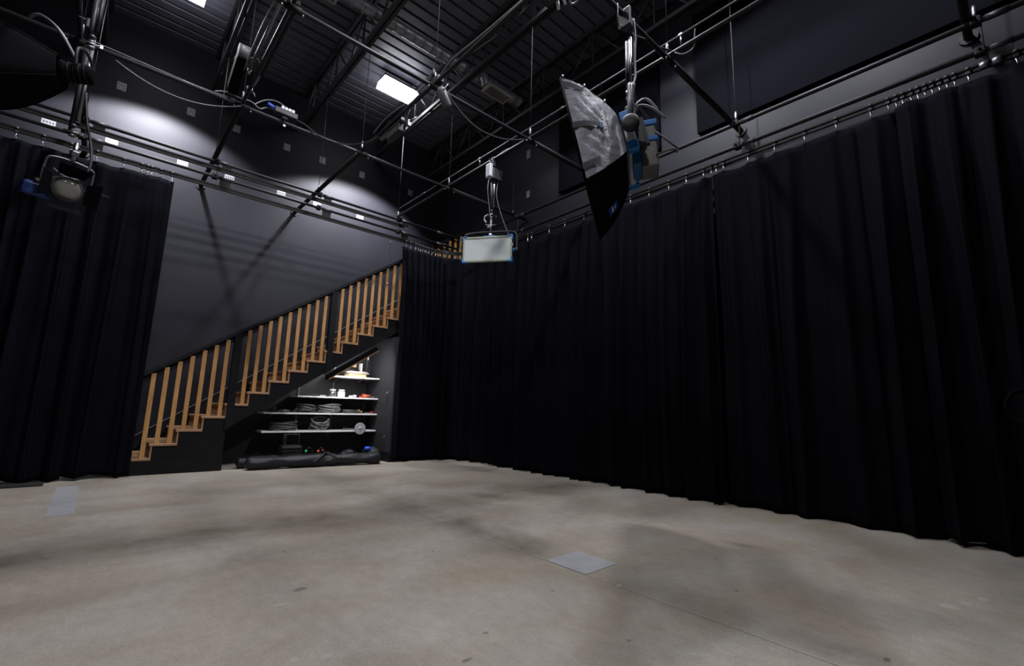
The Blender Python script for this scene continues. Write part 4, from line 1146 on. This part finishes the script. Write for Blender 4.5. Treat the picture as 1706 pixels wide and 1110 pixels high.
h = barrel_hanger('telescopic_hanger', 'telescopic hanger pole with wrapped cable holding the big softbox light', x, 2.13, 4.545, mid.z + .07, 1, r=.019, grp='telescopic fixture hangers')
zt = mid.z + .1
MB().tube(smooth_path([(x + .06, 2.10, 4.58), (x + .07, 2.09, 4.40), (x + .055, 2.09, 4.15), (x + .045, 2.08, 3.98), (x - .01, 2.07, 3.86), (x - .06, 2.06, 3.78), (x - .05, 2.06, 3.68), (x + .03, 2.05, 3.62)]), .0125, 8).build('cord', M['cable_g'], h)
MB().tube(smooth_path([(x + .0, 2.06, 3.86), (x - .01, 2.06, 3.76), (x + .05, 2.05, 3.66), (x + .16, 2.02, 3.58), (x + .20, 2.0, 3.50)]), .010, 8).build('signal_lead', M['cable_b'], h)
MB().box((x - .06, 2.11, 4.52), (.03, .12, .18), bev=.004).build('ballast_bracket', M['black'], h)
MB().cyl((x - .17, 2.11, 4.60), (x - .17, 2.11, 4.38), .006, 6).cyl((x - .17, 2.11, 4.40), (x - .03, 2.11, 4.40), .006, 6).build('cable_hook', M['black'], h)

# ------------------------------------------------------------------ other fixtures on the grid
# box-shaped panel fixture seen from behind on the pipe left of the power box
t = thing('panel_light', 'black box-shaped panel light turned away, on the pipe left of the power box', 'panel light', (.84, 5.85, 4.55))
A_ = frame((.86, 5.80, 4.79), Vector((.0, .93, -.36)).normalized(), Vector((1, 0, 0)), Vector((0, .36, .93)).normalized())
MB(A_).box((0, -.09, 0), (.52, .10, .17), bev=.012).build('body', M['softblack'], t)
MB(A_).box((0, -.145, 0), (.46, .012, .14), bev=.004).build('front_glass', M['sleeve'], t)
MB(A_).lathe([(.085, -.15), (.085, -.04)], (-.26, 0, .01), 18, axis='y').build('end_cap', mat('cap_grey', (.09, .09, .10), .5), t)
MB(A_).box((-.12, -.153, .05), (.05, .004, .03)).build('status_label', mat('label_green', (.30, .42, .30), .5), t)
MB().tube(smooth_path([(.80, 5.65, 4.87), (.90, 5.60, 4.93), (.98, 5.70, 4.86), (.95, 5.78, 4.72), (.90, 5.80, 4.65)]), .011, 8).build('yoke', M['heatsink'], t)
MB().box((.90, 5.80, 4.64), (.07, .06, .05), bev=.01).cyl((.93, 5.77, 4.62), (.96, 5.75, 4.55), .008, 6).build('clamp', M['zinc'], t)
# linear lamp tubes lying along the same pipe
t = thing('tube_light', 'long slim unlit tube light slung along the pipe above the box fixture', 'tube light', (.86, 4.8, 4.66))
MB().cyl((.83, 4.14, 4.67), (.83, 5.50, 4.67), .018, 10).build('tube', M['zinc'], t)
MB().box((.93, 4.82, 4.665), (.07, 1.30, .05), bev=.006).build('housing', M['sleeve'], t)
c = MB(); c.cyl((.83, 4.10, 4.67), (.83, 4.16, 4.67), .023, 10).nxt().cyl((.83, 5.48, 4.67), (.83, 5.54, 4.67), .023, 10); c.split('end_cap', M['chrome'], t)
c = MB(); c.tube(smooth_path([(.78, 4.2, 4.66), (.76, 4.7, 4.63), (.78, 5.5, 4.65)]), .007, 6); c.build('lead', M['cable_g'], t)
t = thing('pipe_clamp_fixture', 'black clamp fixture at the top edge on the second cross pipe', 'clamp', (.80, 4.02, 4.55))
MB().box((.80, 4.02, 4.65), (.17, .10, .09), bev=.02).build('body', M['rubber'], t)
c = MB(); c.cyl((.73, 4.0, 4.68), (.72, 4.0, 4.78), .010, 8).nxt().cyl((.88, 4.0, 4.66), (.90, 3.98, 4.78), .010, 8); c.split('bolt', M['chrome'], t)
# linear fixture under the bright lamp
t = thing('bar_light', 'slim grey bar light clamped along the pipe below the bright lamp', 'bar light', (2.44, 5.3, 4.55))
MB().box((2.47, 5.28, 4.60), (.06, .62, .05), bev=.008).build('housing', mat('bar_grey', (.06, .06, .068), .5, .1), t)
MB().box((2.50, 5.2, 4.52), (.10, .34, .10), bev=.01).build('driver_box', M['rubber'], t)
MB().tube(smooth_path([(2.38, 5.62, 4.66), (2.37, 5.3, 4.69), (2.38, 4.95, 4.68), (2.40, 4.75, 4.66)]), .009, 7).build('lead', M['cable_g'], t)
MB().box((2.56, 4.98, 4.58), (.05, .05, .09), bev=.008).cyl((2.56, 4.95, 4.60), (2.62, 4.90, 4.66), .010, 8).build('clamp', M['zinc'], t)
t = thing('spot_head', 'grey cylindrical spotlight head hanging at the crossing right of the bright lamp', 'spotlight', (2.50, 4.16, 4.28))
d_ = Vector((.55, .1, -.75)).normalized(); a = Vector((2.46, 4.10, 4.56)); 
MB().tube([a, a + d_ * .03, a + d_ * .2, a + d_ * .22], [.03, .052, .055, .045], 16).build('barrel', mat('spot_grey', (.10, .10, .11), .5, .1), t)
MB().tube([a + d_ * .218, a + d_ * .226], [.042, .040], 16).build('lens', M['lens'], t)
MB().tube(smooth_path([a + Vector((.0, -.07, -.07)), a + Vector((.05, -.08, .02)), a + Vector((.06, 0, .06)), a + Vector((.05, .08, .02)), a + Vector((.0, .07, -.07))]), .008, 8).build('yoke', M['zinc'], t)
MB().box((2.45, 4.12, 4.655), (.09, .09, .07), bev=.012).cyl((2.40, 4.16, 4.70), (2.40, 4.16, 4.78), .018, 8).build('clamp', M['heatsink'], t)
# panel at the very top edge
t = thing('panel_light', 'black panel light with green tag at the top edge right of centre', 'panel light', (2.50, 2.45, 4.45))
MB().box((2.47, 2.25, 4.56), (.16, .52, .12), bev=.012).build('body', M['rubber'], t)
MB().box((2.47, 2.40, 4.497), (.06, .07, .004)).build('status_label', M['green'], t)
c = MB(); c.cyl((2.58, 2.42, 4.54), (2.62, 2.44, 4.49), .014, 8).nxt().cyl((2.58, 2.36, 4.54), (2.63, 2.37, 4.50), .012, 8); c.split('connector', M['silver'], t)
MB().tube(smooth_path([(2.58, 2.30, 4.55), (2.66, 2.33, 4.50), (2.67, 2.26, 4.50), (2.60, 2.22, 4.56)]), .009, 7).build('power_cord', M['cable_g'], t)
# fresnel on the left
fx, fy = -.475, 5.72
h = barrel_hanger('telescopic_hanger', 'telescopic hanger at the upper left holding the round-lensed spotlight', fx, fy, 4.57, 3.30, 1, r=.022, grp='telescopic fixture hangers', inner='zinc')
MB().tube(smooth_path([(fx + .05, fy - .02, 3.85), (fx + .10, fy - .03, 3.55), (fx + .16, fy - .04, 3.30), (fx + .17, fy - .05, 3.10), (fx + .10, fy - .06, 2.94)]), .011, 8).build('cord', M['cable_b'], h)
fr = thing('fresnel_light', 'black spotlight with round glass lens and blue rear housing at the upper left', 'spotlight', (fx, fy, 2.7))
aim = Vector((.30, -.92, -.25)).normalized(); side_ = aim.cross(Vector((0, 0, 1))).normalized(); upv = side_.cross(aim)
Fr = frame((fx + .04, fy - .04, 2.86), side_, upv, aim)
MB(Fr).tube([(0, 0, -.17), (0, 0, -.16), (0, 0, .02), (0, 0, .05)], [.07, .115, .115, .105], 22).build('housing', M['rubber'], fr)
MB(Fr).lathe([(.106, .04), (.113, .05), (.113, .066), (.10, .068)], (0, 0, 0), 26).build('lens_ring', M['heatsink'], fr)
MB(Fr).lathe([(.098, .058), (.09, .074), (.06, .088), (.02, .094)], (0, 0, 0), 26).build('lens', M['lens'], fr)
MB(Fr).box((.14, -.07, -.14), (.22, .12, .14), bev=.02).build('rear_housing', mat('fresnel_blue', (.006, .03, .14), .5), fr)
c = MB(Fr)
for i in range(5): c.box((.14, -.008, -.19 + i * .026), (.16, .008, .012)).nxt()
c.split('cooling_fins', M['navy'], fr)
MB(Fr).tube(smooth_path([(-.165, 0, -.02), (-.165, .20, -.02), (-.13, .25, -.02), (0, .265, -.02), (.13, .25, -.02), (.165, .20, -.02), (.165, 0, -.02)], 4), .010, 8).build('yoke', M['zinc'], fr)
MB(Fr).lathe([(.025, -.20), (.025, -.17)], (0, 0, -.02), 12, axis='x').nxt().lathe([(.025, .17), (.025, .20)], (0, 0, -.02), 12, axis='x').split('tilt_knob', M['rubber'], fr)
d1_ = MB(Fr)
for k_ in range(4):
    Rm = Matrix.Rotation(k_ * PI / 2, 4, 'Z')
    d1_.add([(-.09, .118, .07), (.09, .118, .07), (.12, .20, .17), (-.12, .20, .17)], [(0, 1, 2, 3)], False, Rm)
    d1_.add([(-.09, .121, .07), (.09, .121, .07), (.12, .203, .17), (-.12, .203, .17)], [(3, 2, 1, 0)], False, Rm); d1_.nxt()
d1_.split('barn_door', M['softblack'], fr)
c = MB(Fr); c.cyl((0, .27, -.02), (0, .44, -.02), .018, 10).box((0, .34, -.02), (.06, .05, .05), bev=.01).build('mount_spigot', M['chrome'], fr)
MB(Fr).tube([(-.20 + .12 * math.cos(a), .05, -.05 + .13 * math.sin(a)) for a in [k_ * PI / 8 for k_ in range(16)]], .006, 6, True).build('safety_cable', M['cable_b'], fr)
MB(Fr).tube(smooth_path([(-.12, .16, -.05), (-.06, .12, .02), (.04, .11, .03), (.11, .15, .0)]), .007, 6).build('lead', M['cable_g'], fr)
# dark softbox cut by the left edge
bx0 = Vector((-.53, 5.02, 3.62)); axl = Vector((-.93, .34, -.12)).normalized(); sd = axl.cross(Vector((0, 0, 1))).normalized(); up_ = sd.cross(axl)
Lm = frame(bx0, sd, up_, axl)
t = thing('softbox', 'large black softbox cut off by the left edge of the photo', 'softbox', tuple(bx0 - Vector((0, 0, .5))))
rows = []
for i in range(13):
    u = i / 12; g = .10 + .19 * math.sin(u * PI / 2); row = []
    for k_ in range(32):
        a = 2 * PI * k_ / 32; cx = math.copysign(abs(math.cos(a)) ** .45, math.cos(a)); cy = math.copysign(abs(math.sin(a)) ** .45, math.sin(a))
        row.append((cx * g, cy * g, u * .55))
    rows.append(row)
MB(Lm).grid(rows, True, True).build('shell', M['softblack'], t)
MB(Lm).box((0, 0, .54), (.56, .56, .01)).build('front_diffuser', M['diffuser'], t)
c = MB(Lm)
for k_ in range(4):
    a = PI / 4 + k_ * PI / 2; c.tube([(math.cos(a) * 1.2 * (.10 + .19 * math.sin(u * PI / 2)), math.sin(a) * 1.25 * (.10 + .19 * math.sin(u * PI / 2)), u * .55) for u in [j / 8 for j in range(9)]], .008, 6).nxt()
c.split('rib', M['softblack'], t)
lh = thing('lamp_head', 'black lamp head behind the dark softbox on its hanger at the upper left', 'lamp head', (-.50, 5.05, 3.4))
MB(Lm).tube([(0, 0, -.20), (0, 0, -.18), (0, 0, -.03), (0, 0, -.005)], [.05, .075, .075, .09], 20).build('housing', M['softblack'], lh)
c = MB(Lm)
for i in range(4): c.lathe([(.079, -.165 + i * .035), (.079, -.155 + i * .035)], (0, 0, 0), 20).nxt()
c.split('cooling_fins', M['sleeve'], lh)
hb = bx0 - axl * .13
MB().tube(smooth_path([hb + sd * .12, hb + sd * .13 + Vector((0, 0, .14)), hb + Vector((0, 0, .2)), hb - sd * .13 + Vector((0, 0, .14)), hb - sd * .12]), .012, 8).build('yoke', M['heatsink'], lh)
MB().tube(smooth_path([hb + Vector((-.05, 0, .1)), hb + Vector((-.18, .0, .30)), hb + Vector((-.30, .02, .38)), hb + Vector((-.36, .05, .34))]), .012, 7).build('power_lead', M['cable_g'], lh)
h = barrel_hanger('telescopic_hanger', 'telescopic hanger at the upper left holding the dark softbox', hb.x, hb.y, 4.57, hb.z + .16, 1, r=.020, grp='telescopic fixture hangers', inner='steel')
# dark coil hung on the nearest curtain, at the right edge
t = thing('cable_coil', 'black cable coil with metal clip at the right edge against the curtain', 'cable', (5.13, .02, .98))
for k_ in range(3):
    MB().tube([(5.06 + .008 * k_, .02 + (.115 - .006 * k_) * math.cos(a), 1.115 + (.13 - .006 * k_) * math.sin(a)) for a in [i * PI / 14 for i in range(28)]], .009, 7, True).build('loop', M['softblack'], t)
MB().box((5.06, .0, 1.14), (.03, .05, .10), bev=.01).build('clip', M['zinc'], t)
MB().cyl((5.07, .02, 1.24), (5.20, .02, 1.26), .006, 6).build('hanger_pin', M['black'], t)

# ------------------------------------------------------------------ world, camera, view
w = bpy.data.worlds.new('world'); SC.world = w; w.use_nodes = True
w.node_tree.nodes['Background'].inputs['Color'].default_value = (0, 0, 0, 1)
w.node_tree.nodes['Background'].inputs['Strength'].default_value = 0
cd = bpy.data.cameras.new('camera'); cam = bpy.data.objects.new('camera', cd); COL.objects.link(cam)
cd.sensor_width = 36; cd.lens = 16.2325; cd.clip_start = .05; cd.clip_end = 60
rt = Vector((.74374742, -.66791383, .02703512)); dn = Vector((.1279382, .10253483, -.98646765)); fw = Vector((.65610334, .73714159, .16171171))
m3 = Matrix((rt, -dn, -fw)).transposed()
cam.matrix_world = Matrix.Translation((0, 0, 1.0)) @ m3.to_4x4()
SC.camera = cam
for o in bpy.data.objects:
    if '_w' in o: del o['_w']
SC.view_settings.view_transform = 'Standard'; SC.view_settings.look = 'None'
SC.view_settings.exposure = 0; SC.view_settings.gamma = 1; SC.view_settings.use_curve_mapping = False
SC.cycles.use_denoising = True
SC.cycles.max_bounces = 8
